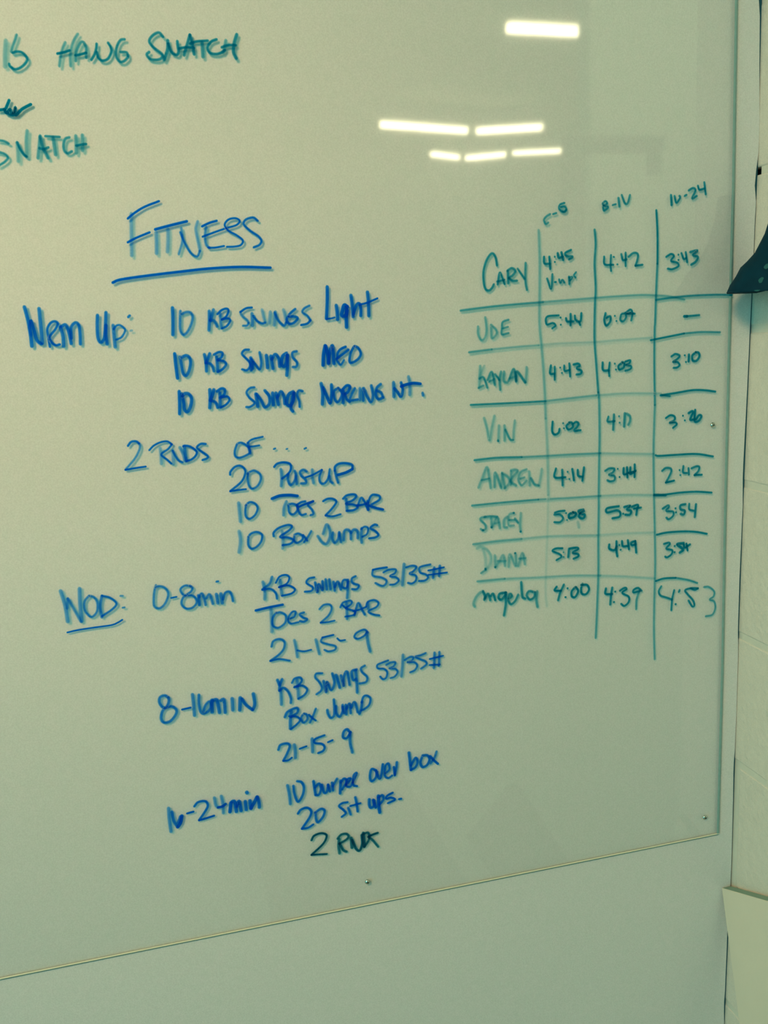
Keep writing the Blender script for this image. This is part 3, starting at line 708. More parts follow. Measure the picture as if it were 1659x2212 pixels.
2.3 0.85 108.4 -390.3 119.8 -389.5 132.5 -393.3
2.9 0.6 139.6 -367.5 141.1 -378.8 141.9 -390.1
2.0 0.9 142.4 -381.4 150.7 -383.7 160.0 -383.0
2.9 0.6 166.2 -370.3 167.9 -380.9 169.6 -390.0
2.3 0.95 188.9 -367.4 174.8 -369.0
2.3 0.8 174.8 -369.0 172.9 -374.4 181.9 -378.8 190.3 -382.3 189.3 -387.0 181.4 -387.9 176.1 -385.2
2.1 0.9 193.2 -372.3 196.9 -376.0 203.2 -376.0
2.4 0.85 232.7 -370.2 228.2 -365.6 218.6 -368.4 215.1 -373.6 219.7 -376.6 227.8 -373.6 232.0 -368.5
3.3 0.65 231.1 -370.0 232.0 -383.1 234.2 -395.6
@word|B|blue marker words 8-16min
3.0 0.8 -15.8 -420.2 -20.1 -416.0 -26.0 -417.7 -27.1 -424.7 -22.5 -431.6 -13.9 -430.9 -8.7 -435.9 -9.7 -442.0 -16.6 -449.3 -24.3 -450.1 -27.1 -444.5 -24.8 -435.5 -18.5 -429.2 -16.1 -423.3 -16.6 -418.6
2.2 1 -2.0 -436.9 8.6 -435.9
3.3 0.7 12.0 -419.2 12.2 -432.8 12.0 -447.0
3.0 0.8 19.5 -420.9 18.6 -431.7 19.6 -442.4 23.2 -445.9 29.3 -443.3 32.7 -437.0 31.2 -431.6 26.0 -436.0 22.9 -443.9
3.9 0.8 34.3 -429.9 33.4 -446.1
3.9 0.8 35.1 -431.1 40.0 -430.8 41.3 -439.4 42.0 -448.0
3.6 0.8 44.8 -432.6 48.7 -432.1 48.8 -449.0
3.7 0.7 58.6 -431.5 58.3 -447.3
4.0 0.8 68.4 -432.0 66.6 -448.6
3.4 0.85 70.2 -433.8 74.5 -442.4 82.3 -450.5
3.7 0.8 82.3 -450.5 85.4 -443.0 84.5 -429.1
@word|B|blue marker letters KB in the 8-16min row
3.2 0.8 115.2 -415.8 117.3 -423.2
3.2 0.8 121.2 -415.9 118.0 -423.3 116.8 -430.3
3.2 0.65 118.3 -429.1 118.3 -439.1 118.0 -449.1
2.9 0.8 116.8 -430.3 122.4 -427.5 127.5 -433.3 130.3 -442.4 129.8 -448.8
2.6 0.85 133.0 -422.6 136.7 -417.5 143.6 -417.0 145.3 -421.6 140.2 -427.3 135.3 -428.7
3.2 0.6 139.3 -419.3 139.8 -432.3 139.7 -444.5
2.6 0.85 136.0 -428.1 145.6 -428.1 151.4 -434.0 147.5 -440.6 139.7 -444.5
@word|B|blue marker word Swings in the 8-16min row
2.6 0.8 171.9 -415.4 164.3 -415.0 162.6 -419.8 167.0 -426.2 170.0 -433.9 168.3 -438.7 162.6 -442.2
3.0 0.8 172.6 -425.6 175.1 -441.2 176.7 -427.6 181.5 -439.2 186.2 -430.5 184.2 -417.2
3.3 0.8 188.9 -420.0 192.8 -438.0
3.0 0.8 195.1 -421.6 197.8 -436.5 198.4 -425.0 203.0 -417.7 205.5 -436.2
3.0 0.8 215.7 -416.6 209.3 -418.6 210.1 -429.6 214.3 -429.5
3.3 0.75 214.3 -417.1 214.8 -433.2 214.7 -447.8
2.7 0.8 226.5 -413.0 221.4 -416.0 222.5 -421.2 228.5 -428.6 226.8 -435.0 218.2 -435.9
@word|B|blue marker weights 53/35# in the 8-16min row
2.4 0.85 257.2 -410.4 248.5 -412.5 242.7 -414.6 243.2 -419.1 251.0 -420.9 255.0 -425.9 253.3 -433.0 248.9 -434.5 245.5 -430.4
2.4 0.8 254.1 -416.2 261.3 -413.6 266.3 -414.3 264.0 -419.1 258.1 -421.2 265.9 -423.0 268.6 -427.8 264.7 -433.2 258.9 -434.5
3.1 0.6 276.8 -405.5 275.4 -420.0 273.4 -434.4
2.5 0.8 278.6 -413.1 286.0 -409.7 290.3 -411.0 288.0 -415.1 282.1 -416.5 291.5 -417.8 294.9 -422.7 291.8 -428.2 285.1 -430.5
2.5 0.8 307.2 -407.5 300.5 -409.5 293.2 -410.7 298.9 -414.4 306.0 -418.4 307.3 -423.0 299.8 -427.9
2.8 0.75 318.8 -408.4 317.3 -429.6
2.8 0.75 325.4 -408.5 324.0 -427.6
2.2 0.95 311.9 -416.3 330.4 -414.4
2.2 0.95 311.6 -424.4 325.6 -425.6
@word|B|blue marker word Box in the 8-16min block
2.9 0.85 121.1 -466.3 124.3 -460.3 131.3 -457.0 137.5 -456.5 137.2 -462.3 128.6 -467.5
3.5 0.75 129.8 -459.7 127.7 -471.0 126.9 -482.5
2.6 0.9 126.6 -465.7 136.1 -467.9 139.9 -472.9 135.4 -478.0 127.5 -483.3
2.6 0.8 145.2 -465.0 141.5 -470.2 143.8 -477.2 148.8 -473.6 148.6 -467.0 145.2 -465.0
2.4 0.9 151.3 -467.4 155.1 -472.4 159.7 -476.8
2.7 0.8 160.7 -460.8 156.7 -469.7 152.0 -478.5
@word|B|blue marker word Jump in the 8-16min block
3.0 0.8 184.2 -452.0 184.2 -465.2 183.0 -473.8 178.6 -476.1 175.5 -469.7 175.1 -464.5
3.0 0.8 186.5 -461.2 186.6 -471.5 190.5 -476.5 194.5 -469.7 195.0 -461.0
3.0 0.75 194.8 -463.9 196.4 -473.0
3.0 0.8 199.1 -461.6 199.1 -474.9
3.0 0.8 199.5 -467.6 204.1 -460.9 204.8 -474.3
3.0 0.8 205.9 -467.1 210.6 -459.7 214.0 -474.3
3.3 0.8 220.4 -460.5 218.5 -470.5 216.0 -476.8
2.7 0.85 219.7 -461.8 222.2 -454.8 226.5 -453.3 231.3 -457.7 229.4 -466.3 222.7 -471.2 218.4 -472.0
@word|B|blue marker numbers 21-15-9 in the 8-16min block
2.9 0.85 110.0 -508.3 113.2 -502.2 121.5 -501.4 124.6 -505.6 120.5 -515.2 115.1 -523.9
2.4 0.95 115.1 -523.9 121.3 -524.3 126.3 -521.4
3.5 0.65 130.2 -504.3 130.9 -514.1 130.4 -522.8
2.4 0.95 136.7 -511.3 145.8 -509.2
3.6 0.65 153.4 -500.0 152.9 -518.5
2.7 0.9 169.6 -498.3 157.5 -501.5 156.5 -506.5 165.4 -509.4 168.6 -514.4 166.2 -519.2 159.7 -521.1
2.4 0.95 173.2 -508.5 179.6 -506.6
3.0 0.85 202.0 -499.1 198.7 -494.8 194.3 -497.8 193.1 -505.1 198.0 -506.6 203.4 -499.3
3.3 0.75 202.7 -499.2 201.9 -514.0 204.0 -527.9
@word|B|blue marker words 16-24min
3.3 0.65 -29.3 -561.7 -29.8 -576.8 -29.2 -594.1
3.3 0.8 -25.8 -567.2 -24.8 -579.7 -20.8 -589.3
3.9 0.95 -20.8 -589.3 -16.9 -584.1 -14.3 -574.8
3.9 0.8 -15.6 -575.5 -19.5 -583.6
2.5 1 -8.0 -573.2 0.1 -572.1
2.8 0.9 1.5 -565.5 5.9 -560.9 12.2 -560.1 16.4 -561.9 17.7 -568.0 13.5 -575.1 5.6 -585.0
2.6 1 5.6 -585.0 13.7 -584.0 24.5 -582.2
3.1 0.6 26.6 -557.9 27.5 -567.9 29.8 -572.3
3.1 1 29.8 -572.3 35.2 -571.8 39.9 -569.2
3.1 0.6 35.1 -557.4 36.3 -569.5 35.8 -581.3
4.0 0.95 46.3 -568.4 43.9 -581.3
4.0 0.85 47.3 -567.6 50.8 -568.2 52.0 -582.4
3.8 0.85 52.9 -575.6 56.2 -568.3 57.4 -576.4 57.8 -582.5
3.8 0.85 63.8 -569.7 64.2 -582.2
4.1 0.85 66.5 -557.8 67.3 -559.6
3.8 0.85 69.7 -569.7 70.2 -581.8
4.1 0.9 70.2 -580.8 74.9 -573.7 79.1 -566.5
3.8 0.85 79.1 -566.5 80.8 -573.8 80.7 -581.8
@number|B|blue marker number 10 before burpee
3.3 0.7 118.0 -557.6 119.6 -571.1 120.0 -584.4
3.0 0.85 125.5 -559.7 126.1 -570.9 129.8 -582.7 136.1 -575.5 138.7 -564.8 136.0 -556.7 130.4 -554.3
@word|B|blue marker word burpee
3.3 0.85 151.5 -558.1 152.9 -577.2
3.0 0.85 152.9 -567.4 158.4 -562.8 160.5 -570.2 157.4 -578.0 152.8 -577.9
3.0 0.85 162.1 -564.9 164.1 -576.4 168.0 -575.7 169.9 -566.3
3.0 0.85 169.9 -566.3 171.9 -576.4
3.3 0.85 175.3 -564.4 175.9 -575.8
3.0 0.8 175.6 -570.1 182.1 -560.0
3.4 0.85 186.5 -563.6 184.8 -581.6
3.1 0.85 186.3 -566.4 191.2 -561.7 194.3 -566.4 187.7 -576.5
2.8 0.9 193.3 -571.2 199.8 -563.2 195.1 -563.7 193.3 -571.9 198.5 -574.2 202.1 -569.2
2.8 0.9 202.1 -569.2 208.1 -556.9 203.9 -559.7 202.6 -572.1 207.7 -575.2
@word|B|blue marker word over
3.1 0.85 234.1 -557.9 228.2 -554.8 225.5 -562.1 225.5 -569.1 228.0 -571.7 232.9 -567.6 234.7 -559.5
3.1 0.85 233.4 -557.8 237.5 -569.9 240.5 -564.7 243.2 -550.4
2.8 0.85 245.9 -564.2 251.5 -559.6 250.6 -550.9 246.4 -554.4 245.1 -566.9 249.6 -571.3 255.2 -568.7
3.1 0.9 257.7 -557.1 258.5 -569.3
3.2 0.8 258.6 -567.9 261.1 -558.4 262.1 -550.8
@word|B|blue marker word box at the end of the 16-24min row
3.5 0.85 278.9 -540.2 279.7 -553.1 280.5 -565.3
3.2 0.85 280.8 -559.0 287.4 -549.4 289.9 -554.9 286.9 -562.2 280.5 -565.3
3.2 0.85 297.0 -548.2 293.9 -557.0 296.4 -563.8 302.7 -562.1 306.4 -554.8 303.9 -548.7 297.1 -547.5
2.9 0.9 307.3 -550.0 311.9 -556.5 317.9 -563.2
2.9 0.75 316.5 -545.1 313.4 -553.2 307.6 -560.8
@number|B|blue marker number 20 before sit ups
3.0 0.9 128.7 -599.3 132.9 -594.5 140.8 -593.2 145.7 -598.3 143.9 -606.4 132.5 -621.2
2.7 0.9 132.5 -621.2 140.3 -621.3 147.7 -617.8
3.0 0.85 151.4 -601.5 151.4 -610.7 153.7 -616.1 160.7 -609.6 163.2 -601.6 158.8 -598.0 150.7 -602.1
@word|B|blue marker word sit
2.8 0.9 194.0 -595.3 186.7 -595.4 182.5 -598.8 187.5 -604.7 190.5 -610.3 184.9 -614.5
3.1 0.8 194.2 -603.2 197.0 -613.7
3.1 0.85 204.3 -590.1 205.7 -599.6 206.5 -611.2
2.5 0.95 197.0 -601.5 211.1 -599.9
@word|B|blue marker word ups with a full stop
3.4 0.85 222.7 -596.3 222.3 -604.1 224.1 -608.8 228.2 -606.7 228.0 -598.0
3.4 0.85 228.6 -598.9 230.8 -610.0
4.1 0.9 235.0 -593.6 235.0 -607.9 235.8 -618.1
3.1 0.85 234.8 -596.4 240.4 -593.9 241.4 -600.5 235.7 -606.6
2.8 0.95 254.7 -592.9 247.1 -595.8 245.5 -599.8 252.3 -599.6 257.0 -603.4 247.2 -606.6
2.9 0.9 262.4 -603.7 265.8 -603.6
@number|K|near-black teal marker number 2 in the last row
2.7 0.95 143.7 -639.8 147.3 -634.1 155.4 -632.1 161.9 -634.1 163.6 -638.7 158.4 -647.7 142.4 -660.3
2.4 0.95 142.4 -660.3 150.9 -661.3 162.8 -663.0
@word|K|near-black teal marker word RNDS in the last row
3.4 0.75 179.8 -644.8 178.6 -654.6 179.3 -665.6
2.8 0.85 177.8 -644.4 182.8 -639.6 189.5 -639.5 192.6 -643.7 189.0 -648.0 179.4 -651.9
3.1 0.8 180.1 -651.3 184.2 -661.5 188.7 -665.3
3.7 0.8 195.8 -646.5 196.1 -661.0
3.1 0.9 197.0 -649.6 201.6 -663.6 206.2 -666.7 210.0 -658.0 210.0 -644.9
3.8 0.8 212.2 -642.5 212.5 -662.9
2.8 0.85 212.1 -643.9 218.9 -643.8 219.0 -654.0 212.5 -662.9
2.9 0.95 231.7 -646.3 224.1 -647.7 218.6 -649.5
2.8 0.8 218.6 -649.5 223.8 -654.9 231.4 -666.6
@figure|G|teal marker column heading 0-8 above the table
2.4 0.75 486.0 128.7 481.3 126.2 477.7 122.1 480.0 117.4 483.5 118.9
2.1 0.85 489.5 128.6 494.2 129.9
2.4 0.85 504.9 141.4 499.0 139.4 497.8 134.7 503.1 131.0 507.2 134.1 504.9 137.2 499.6 136.8
2.4 0.8 501.9 131.6 505.4 131.0 507.4 133.5
@name|G|teal marker name with a tall first letter in the top table row
2.7 0.85 415.9 70.4 413.9 80.9 409.4 84.6 402.9 77.0 398.6 64.7 398.3 52.2 400.3 43.7 404.9 41.5 409.0 44.5 411.4 48.6
2.4 0.85 416.0 47.9 419.2 62.0 422.5 55.6 425.2 48.1
2.4 0.85 415.5 51.6 425.3 53.4
3.0 0.8 429.6 63.8 429.9 49.0
2.7 0.8 429.0 63.8 434.9 66.7 439.5 63.5 435.9 58.3 430.6 55.3
2.7 0.85 431.2 54.8 435.7 52.0 441.6 51.8
2.4 0.8 442.4 66.0 451.5 53.6
2.7 0.75 453.0 72.5 452.2 58.9 452.6 48.3 454.2 40.3
@figure|G|teal marker time 4:45 in the top table row
2.7 0.9 477.2 79.2 477.6 71.3 485.3 70.6
2.8 0.9 484.2 79.0 484.7 70.6 485.2 64.2
2.1 0.9 491.2 79.0 491.7 78.3
2.2 0.9 491.1 72.7 491.7 72.2
2.8 0.9 495.5 83.0 496.6 77.5 502.6 78.6
2.8 0.9 500.3 83.9 502.6 74.3
2.8 0.9 513.4 86.2 505.6 82.7 507.4 79.0 515.1 78.2 510.3 75.0
@word|G|small teal marker word V-ups under the time 4:45
2.5 0.85 481.0 53.2 486.2 40.8 488.1 58.3
2.5 0.9 491.2 48.6 492.8 48.5
2.5 0.85 497.0 51.6 498.7 47.3 501.2 50.9 504.1 47.6
2.8 0.85 510.2 54.4 510.7 45.3
2.2 0.85 510.2 53.3 515.0 53.7 511.4 49.5
2.2 0.85 519.8 59.5 516.8 55.8 519.2 53.0
@figure|G|teal marker column heading 8-14 above the table
2.5 0.85 556.5 141.0 559.8 142.7 561.8 139.8 556.5 137.0 557.8 131.8 563.1 135.8 557.2 137.6 555.8 140.5
2.2 0.85 569.1 138.0 573.7 139.1
2.8 0.8 577.0 146.5 578.4 136.1
2.5 0.8 581.6 149.9 585.7 140.7 589.7 140.0 593.0 149.8
@figure|G|teal marker column heading 16-24 above the table
2.9 0.85 649.7 149.2 650.7 136.9
2.6 0.85 654.6 148.0 657.5 139.8 662.8 146.1 661.4 147.9
2.6 0.85 669.0 147.8 671.7 149.0
2.6 0.85 674.4 154.2 680.6 157.1 684.1 154.1 679.5 144.8 686.3 147.6
2.6 0.9 687.4 159.9 689.6 155.2 696.5 156.3
2.6 0.85 696.3 164.0 698.8 149.3
@figure|G|teal marker time 4:42 in the top table row
2.5 0.9 557.9 77.3 558.6 67.9 570.6 66.9
2.5 0.85 567.2 78.8 566.6 68.2 567.3 59.4
2.2 0.9 570.6 76.6 571.5 76.1
2.2 0.9 575.7 67.4 576.4 67.0
2.6 0.85 581.3 79.6 583.4 72.5 588.8 72.9
2.6 0.85 587.4 81.2 587.5 64.7
2.6 0.85 591.5 75.8 598.2 80.4 604.3 79.0 603.7 71.9 601.1 64.9
2.6 0.9 601.1 64.9 611.3 65.8
@figure|G|teal marker time 3:43 in the top table row
2.6 0.9 644.1 74.4 651.0 77.8 655.2 75.3 651.2 69.5 660.2 66.8 661.7 62.6 653.4 59.2 646.5 60.0
2.3 0.9 661.4 77.0 661.7 76.4
2.3 0.9 661.6 70.6 661.9 69.9
2.6 0.85 665.6 78.7 669.2 71.4 672.7 72.5
2.7 0.85 671.8 79.7 674.2 67.0
3.0 0.85 678.1 79.5 688.6 81.1 682.4 75.8 689.5 73.2 686.2 67.3 679.9 63.8
@name|G|pale teal marker name of three letters in the second table row
2.4 0.6 389.6 -0.4 389.4 -9.4 393.0 -16.6 397.9 -14.8 400.3 -4.9 399.1 10.1
2.4 0.6 406.4 0.8 406.2 -8.2 407.1 -15.3 412.7 -11.5 412.8 -5.5 406.4 0.8
2.4 0.75 429.5 5.8 421.7 3.2 420.5 -3.8 420.3 -11.3 429.1 -10.2
2.1 0.7 421.6 -4.4 428.7 -2.7
@figure|G|teal marker time 5:44 in the second table row
2.5 0.9 496.2 8.3 480.5 7.2 479.8 -1.9 488.2 -0.7 491.6 -3.9 487.0 -7.3
2.2 0.9 498.4 5.8 498.9 5.1
2.2 0.9 498.6 -3.0 499.0 -3.4
2.8 0.9 505.8 4.6 507.4 0.5 516.5 0.1
2.8 0.9 512.0 9.5 511.9 -4.8
2.8 0.9 517.7 7.2 518.8 2.0 525.1 -0.3 526.8 9.9
2.5 0.9 523.4 -0.2 525.1 -4.9
@name|G|pale teal marker name of six letters in the third table row
2.7 0.5 391.0 -47.8 389.5 -63.0 388.6 -74.7
2.4 0.4 396.5 -48.1 393.0 -55.0 389.5 -63.0
2.4 0.75 389.5 -63.5 395.0 -62.3 399.6 -75.3
2.4 0.7 388.1 -74.6 394.7 -72.0
2.7 0.75 400.4 -65.6 406.1 -56.3 409.6 -72.3
2.4 0.7 402.5 -67.8 409.2 -65.1
2.4 0.75 410.4 -59.1 415.8 -66.5
2.7 0.7 418.2 -56.4 415.8 -66.5 416.6 -78.9
2.8 0.65 422.1 -56.6 421.3 -67.9 426.7 -70.3
2.8 0.75 427.9 -68.3 434.9 -54.3 437.9 -68.9
2.5 0.6 429.1 -65.3 436.9 -63.7
3.1 0.75 437.9 -69.9 439.2 -57.6 450.2 -71.7
2.8 0.55 450.2 -71.7 451.4 -62.4 452.2 -52.7
@figure|G|teal marker time 4:43 in the third table row
2.8 0.9 484.8 -52.4 483.6 -62.2 489.8 -63.1
2.5 0.9 489.9 -54.2 489.7 -70.9
2.2 0.9 497.1 -55.7 497.6 -56.1
2.2 0.9 499.6 -62.5 500.1 -62.9
2.5 0.9 503.0 -53.4 503.5 -60.2 510.4 -59.6
2.5 0.9 509.9 -51.2 510.9 -67.9
2.9 0.9 515.6 -53.1 522.0 -52.4 524.3 -55.1 520.2 -58.0 526.5 -61.5 525.4 -65.1 519.6 -65.8
@figure|G|teal marker time 6:07 in the second table row
2.9 0.9 560.0 8.5 558.2 -0.7 561.1 -7.0 566.4 -2.1 566.3 4.1 560.5 2.3
2.3 0.9 572.6 4.6 573.1 4.1
2.3 0.9 574.9 -1.7 575.3 -2.2
2.6 0.85 581.5 5.6 580.3 -0.6 584.4 -2.8 588.5 2.2 587.3 7.4
2.6 0.9 582.6 6.6 587.3 7.4 594.3 11.3 596.7 8.1 589.1 6.5 600.8 6.0
2.6 0.85 597.9 7.0 595.6 -2.3
@dash|G|short teal marker dash in the second table row
3.4 0.95 670.9 -0.2 675.7 -0.4
2.7 0.85 673.9 -0.3 681.8 -0.1 693.4 0.4
@figure|G|teal marker time 4:03 in the third table row
2.9 0.9 556.0 -52.6 556.6 -62.1 565.3 -63.2
2.6 0.9 565.9 -53.2 564.8 -62.6 565.4 -70.6
2.3 0.9 572.8 -54.9 573.3 -55.5
2.3 0.9 574.4 -62.4 574.9 -63.0
2.9 0.9 584.2 -54.2 578.3 -58.1 579.5 -62.9 585.4 -60.6 586.5 -55.3 583.0 -53.6
2.6 0.9 587.7 -53.3 594.8 -52.1 593.1 -56.2 588.9 -57.6 596.0 -59.6 594.9 -63.2 587.8 -65.0
@figure|G|teal marker time 3:10 in the third table row
2.7 0.9 653.6 -50.4 659.6 -47.5 665.8 -50.0 662.2 -54.1 656.2 -57.5 662.3 -57.8 666.0 -61.8 662.4 -64.8 656.9 -65.1
2.4 0.9 673.0 -49.6 673.5 -50.2
2.4 0.9 674.9 -58.3 675.5 -58.9
3.1 0.9 679.2 -49.1 678.8 -58.2
3.1 0.9 689.6 -46.7 684.2 -50.9 684.9 -56.9 690.5 -57.7 694.7 -52.0 693.3 -47.6 689.0 -46.7
@name|G|pale teal marker name of three letters in the fourth table row
2.7 0.5 394.2 -111.8 397.7 -125.6 400.7 -140.4 404.4 -123.9 408.1 -110.1
2.8 0.5 413.9 -122.5 412.4 -142.4
2.5 0.8 412.2 -141.1 412.5 -142.4
2.8 0.55 421.2 -123.1 420.8 -142.5
2.5 0.7 422.2 -128.4 428.1 -140.9 432.6 -142.3
2.5 0.5 432.6 -142.3 433.4 -129.2 435.3 -117.8
@figure|G|teal marker time 6:02 in the fourth table row
2.9 0.9 486.4 -122.9 485.6 -135.1 489.1 -139.6 494.3 -137.9 496.0 -132.7
2.2 0.9 500.5 -125.8 501.1 -126.3
2.2 0.9 501.6 -132.3 502.2 -132.9
2.9 0.9 509.4 -126.1 505.3 -130.1 508.2 -134.6 514.0 -131.8 512.9 -126.4 508.8 -125.6
2.9 0.9 515.2 -127.6 518.7 -125.7 522.2 -128.1 519.9 -132.2 516.3 -136.8 525.1 -136.7
@name|G|pale teal marker name of six letters in the fifth table row
2.8 0.55 384.6 -199.0 390.0 -187.2 396.5 -173.9 399.0 -186.9 400.8 -201.0
2.2 0.7 388.8 -189.8 399.5 -188.5
2.8 0.6 405.9 -200.3 407.5 -181.8 414.9 -202.2
2.5 0.45 415.5 -200.1 416.4 -184.1
2.8 0.55 416.5 -182.5 420.0 -202.7
2.8 0.55 417.0 -183.1 424.8 -189.1 425.8 -196.7 419.4 -203.2
2.8 0.55 428.9 -182.0 428.0 -199.1
2.8 0.6 428.4 -180.8 434.1 -180.2 437.4 -182.7 428.1 -193.7 435.4 -200.8
2.5 0.6 450.0 -181.0 442.0 -184.1 438.4 -193.5 442.8 -200.9 449.8 -195.6
2.2 0.65 440.7 -192.6 447.0 -191.0
2.9 0.5 453.4 -184.0 453.7 -202.4
2.9 0.65 455.5 -192.8 460.0 -200.8 466.3 -203.5
2.9 0.45 466.3 -203.5 468.8 -192.9 470.7 -182.2
@figure|G|teal marker time 4:14 in the fifth table row
2.9 0.9 490.3 -183.3 488.5 -194.6 503.6 -195.9
2.9 0.85 499.1 -185.7 499.5 -206.4
2.3 0.9 506.4 -188.8 506.9 -189.4
2.3 0.9 508.7 -198.3 509.1 -199.0
2.9 0.9 513.1 -185.8 515.4 -201.3
2.9 0.9 520.7 -187.5 521.3 -195.2 527.8 -197.4
3.0 0.9 529.6 -185.0 527.2 -202.8
@figure|G|teal marker time 4:11 in the fourth table row
2.6 0.85 564.3 -121.9 563.1 -128.3 573.2 -128.5
3.0 0.8 572.0 -119.7 570.9 -139.7
2.3 0.85 579.1 -122.4 579.5 -123.0
2.3 0.85 579.9 -130.7 580.4 -131.2
3.3 0.75 587.5 -119.2 586.4 -136.5
3.0 0.7 589.9 -119.9 594.7 -123.5 594.8 -130.0 592.4 -134.7
@figure|G|teal marker time 3:26 in the fourth table row
2.7 0.9 647.0 -129.8 653.7 -126.4 659.9 -128.5 659.4 -133.4 652.7 -136.2 660.7 -136.3 663.2 -139.2 657.7 -143.4
2.4 0.95 672.0 -128.0 672.5 -128.6
2.4 0.95 674.9 -134.3 675.4 -134.9
3.1 0.9 680.3 -125.5 685.8 -123.1 687.1 -125.4 683.0 -133.9 689.8 -134.4
3.1 0.9 690.2 -121.7 689.9 -136.6 696.2 -136.5 699.8 -130.7 696.0 -129.3 691.7 -134.6
@figure|G|teal marker time 3:44 in the fifth table row
2.7 0.85 559.7 -192.4 565.7 -189.6 572.9 -190.7 570.5 -195.5 565.1 -197.8 572.9 -200.2 572.9 -205.7 566.9 -206.8 562.7 -204.8
2.3 0.95 577.5 -190.9 577.9 -191.5
2.4 0.95 580.2 -201.9 580.7 -202.5
3.0 0.9 586.2 -190.7 586.2 -198.5 591.1 -198.9
3.0 0.9 591.0 -190.0 591.7 -204.0
3.0 0.9 595.9 -190.4 595.9 -199.3 603.8 -195.6
3.0 0.9 602.1 -187.1 602.1 -204.3
2.7 0.9 592.3 -197.9 603.2 -196.6
@figure|G|teal marker time 2:42 in the fifth table row
2.8 0.85 642.6 -199.4 648.1 -195.9 655.0 -197.0 656.3 -201.1 652.7 -208.7 648.4 -215.6
2.8 0.95 648.4 -215.6 660.9 -213.9
2.4 0.9 668.5 -200.2 669.0 -200.8
2.4 0.9 669.6 -207.0 670.2 -207.6
2.8 0.85 674.3 -195.3 673.8 -203.7 680.2 -205.4
2.8 0.85 681.9 -198.7 682.7 -207.8
2.8 0.85 686.3 -199.6 693.9 -197.4 698.3 -198.9 696.6 -204.5 691.0 -209.1
2.8 0.9 691.0 -209.1 702.4 -209.5
@name|G|pale teal marker name in the sixth table row
2.5 0.65 393.2 -237.1 386.9 -238.1 386.3 -240.8 391.8 -246.7 392.8 -252.3 389.3 -254.6 386.0 -252.1
2.5 0.75 391.4 -237.5 399.9 -237.2 409.0 -238.6
2.8 0.55 400.4 -238.9 400.7 -252.0
2.8 0.55 401.8 -251.0 408.9 -239.7 412.0 -254.2
2.2 0.55 405.4 -247.0 411.0 -246.5
2.9 0.55 422.6 -239.9 417.9 -243.9 417.8 -252.6 422.3 -254.1
2.5 0.55 431.8 -235.9 424.9 -238.0 424.1 -251.0 431.5 -252.3
2.2 0.7 424.8 -244.5 432.8 -245.3
2.5 0.7 432.8 -243.1 437.3 -249.6
2.9 0.5 441.0 -236.8 439.6 -251.5 440.5 -261.5
2.6 0.85 440.1 -260.8 440.5 -261.5
2.5 0.85 389.1 -253.9 389.9 -254.4
2.5 0.85 400.5 -251.3 400.9 -252.0
2.5 0.85 431.0 -235.7 431.6 -236.1
@figure|G|teal marker time 5:08 in the sixth table row
2.6 0.9 502.1 -239.7 494.5 -239.7 488.0 -241.0
2.6 0.85 487.4 -243.5 495.6 -244.3 499.7 -249.6 495.5 -254.2 487.3 -253.4
2.3 0.85 503.9 -242.9 504.3 -243.4
2.3 0.85 505.1 -252.2 505.6 -252.7
3.2 0.95 514.5 -243.3 508.6 -245.0 508.5 -250.0 515.7 -249.0 518.1 -244.8 513.3 -242.6
3.3 0.9 528.8 -240.8 521.7 -241.8 524.0 -245.3 530.6 -248.2 527.6 -252.4 522.2 -249.6 524.0 -245.3 529.4 -242.5
3.3 0.35 520.4 -256.1 522.1 -264.1
@name|G|very pale teal marker name in the seventh table row
3.1 0.4 380.2 -277.2 385.3 -275.6 393.2 -279.7 398.6 -289.1 397.2 -300.0 391.3 -306.6
2.5 0.65 391.3 -306.6 385.0 -310.3
3.1 0.32 388.6 -279.2 391.2 -290.5 391.4 -305.5
2.9 0.5 404.3 -288.6 404.5 -304.7
2.9 0.5 406.3 -303.3 411.0 -296.0 415.8 -289.9 417.8 -304.5
2.2 0.55 407.6 -296.7 419.0 -298.0
2.9 0.5 422.9 -306.2 425.0 -289.8 432.8 -306.2 432.5 -288.9
2.9 0.5 436.2 -306.6 442.3 -290.0 445.6 -305.4
2.3 0.6 437.6 -296.7 446.9 -297.1
2.6 0.85 432.2 -288.8 432.6 -289.2
2.5 0.85 404.4 -304.2 404.9 -304.8
2.5 0.85 390.9 -304.9 391.6 -305.8
@figure|G|teal marker time 5:13 in the seventh table row
2.6 0.9 498.7 -289.6 489.3 -288.8 484.5 -291.7 493.9 -296.6 496.9 -300.9 489.7 -304.6
2.3 0.8 499.8 -294.8 500.2 -295.3
2.3 0.8 499.7 -301.0 500.2 -301.5
3.0 0.85 507.7 -290.8 506.4 -302.5
3.0 0.9 508.9 -290.9 517.8 -290.7 520.8 -292.7 513.0 -297.0 520.2 -299.5 520.8 -302.9 514.1 -305.3
@name|G|teal marker name in small letters in the bottom table row
3.2 0.55 375.2 -353.9 373.6 -349.7 376.6 -342.3 382.5 -336.2 387.1 -334.6
3.2 0.8 387.1 -334.6 389.5 -341.6 388.5 -346.5
2.9 0.8 389.2 -344.9 393.9 -338.7 396.6 -348.1
2.9 0.85 397.3 -342.5 400.8 -339.6 403.5 -348.9
3.2 0.85 418.7 -340.0 410.0 -340.7 408.1 -346.1 412.1 -348.8 418.1 -342.8
3.2 0.8 418.1 -339.9 417.8 -355.2 415.1 -370.8
2.9 0.8 422.0 -348.9 426.7 -346.1 423.9 -342.3 421.4 -349.9 424.8 -356.6 430.7 -353.3 435.5 -344.8
3.2 0.8 439.9 -328.4 440.3 -340.9 441.3 -348.9 445.4 -351.7
3.0 0.8 457.8 -344.1 450.8 -342.1 447.2 -347.4 451.8 -353.6 457.7 -350.9 459.0 -344.2
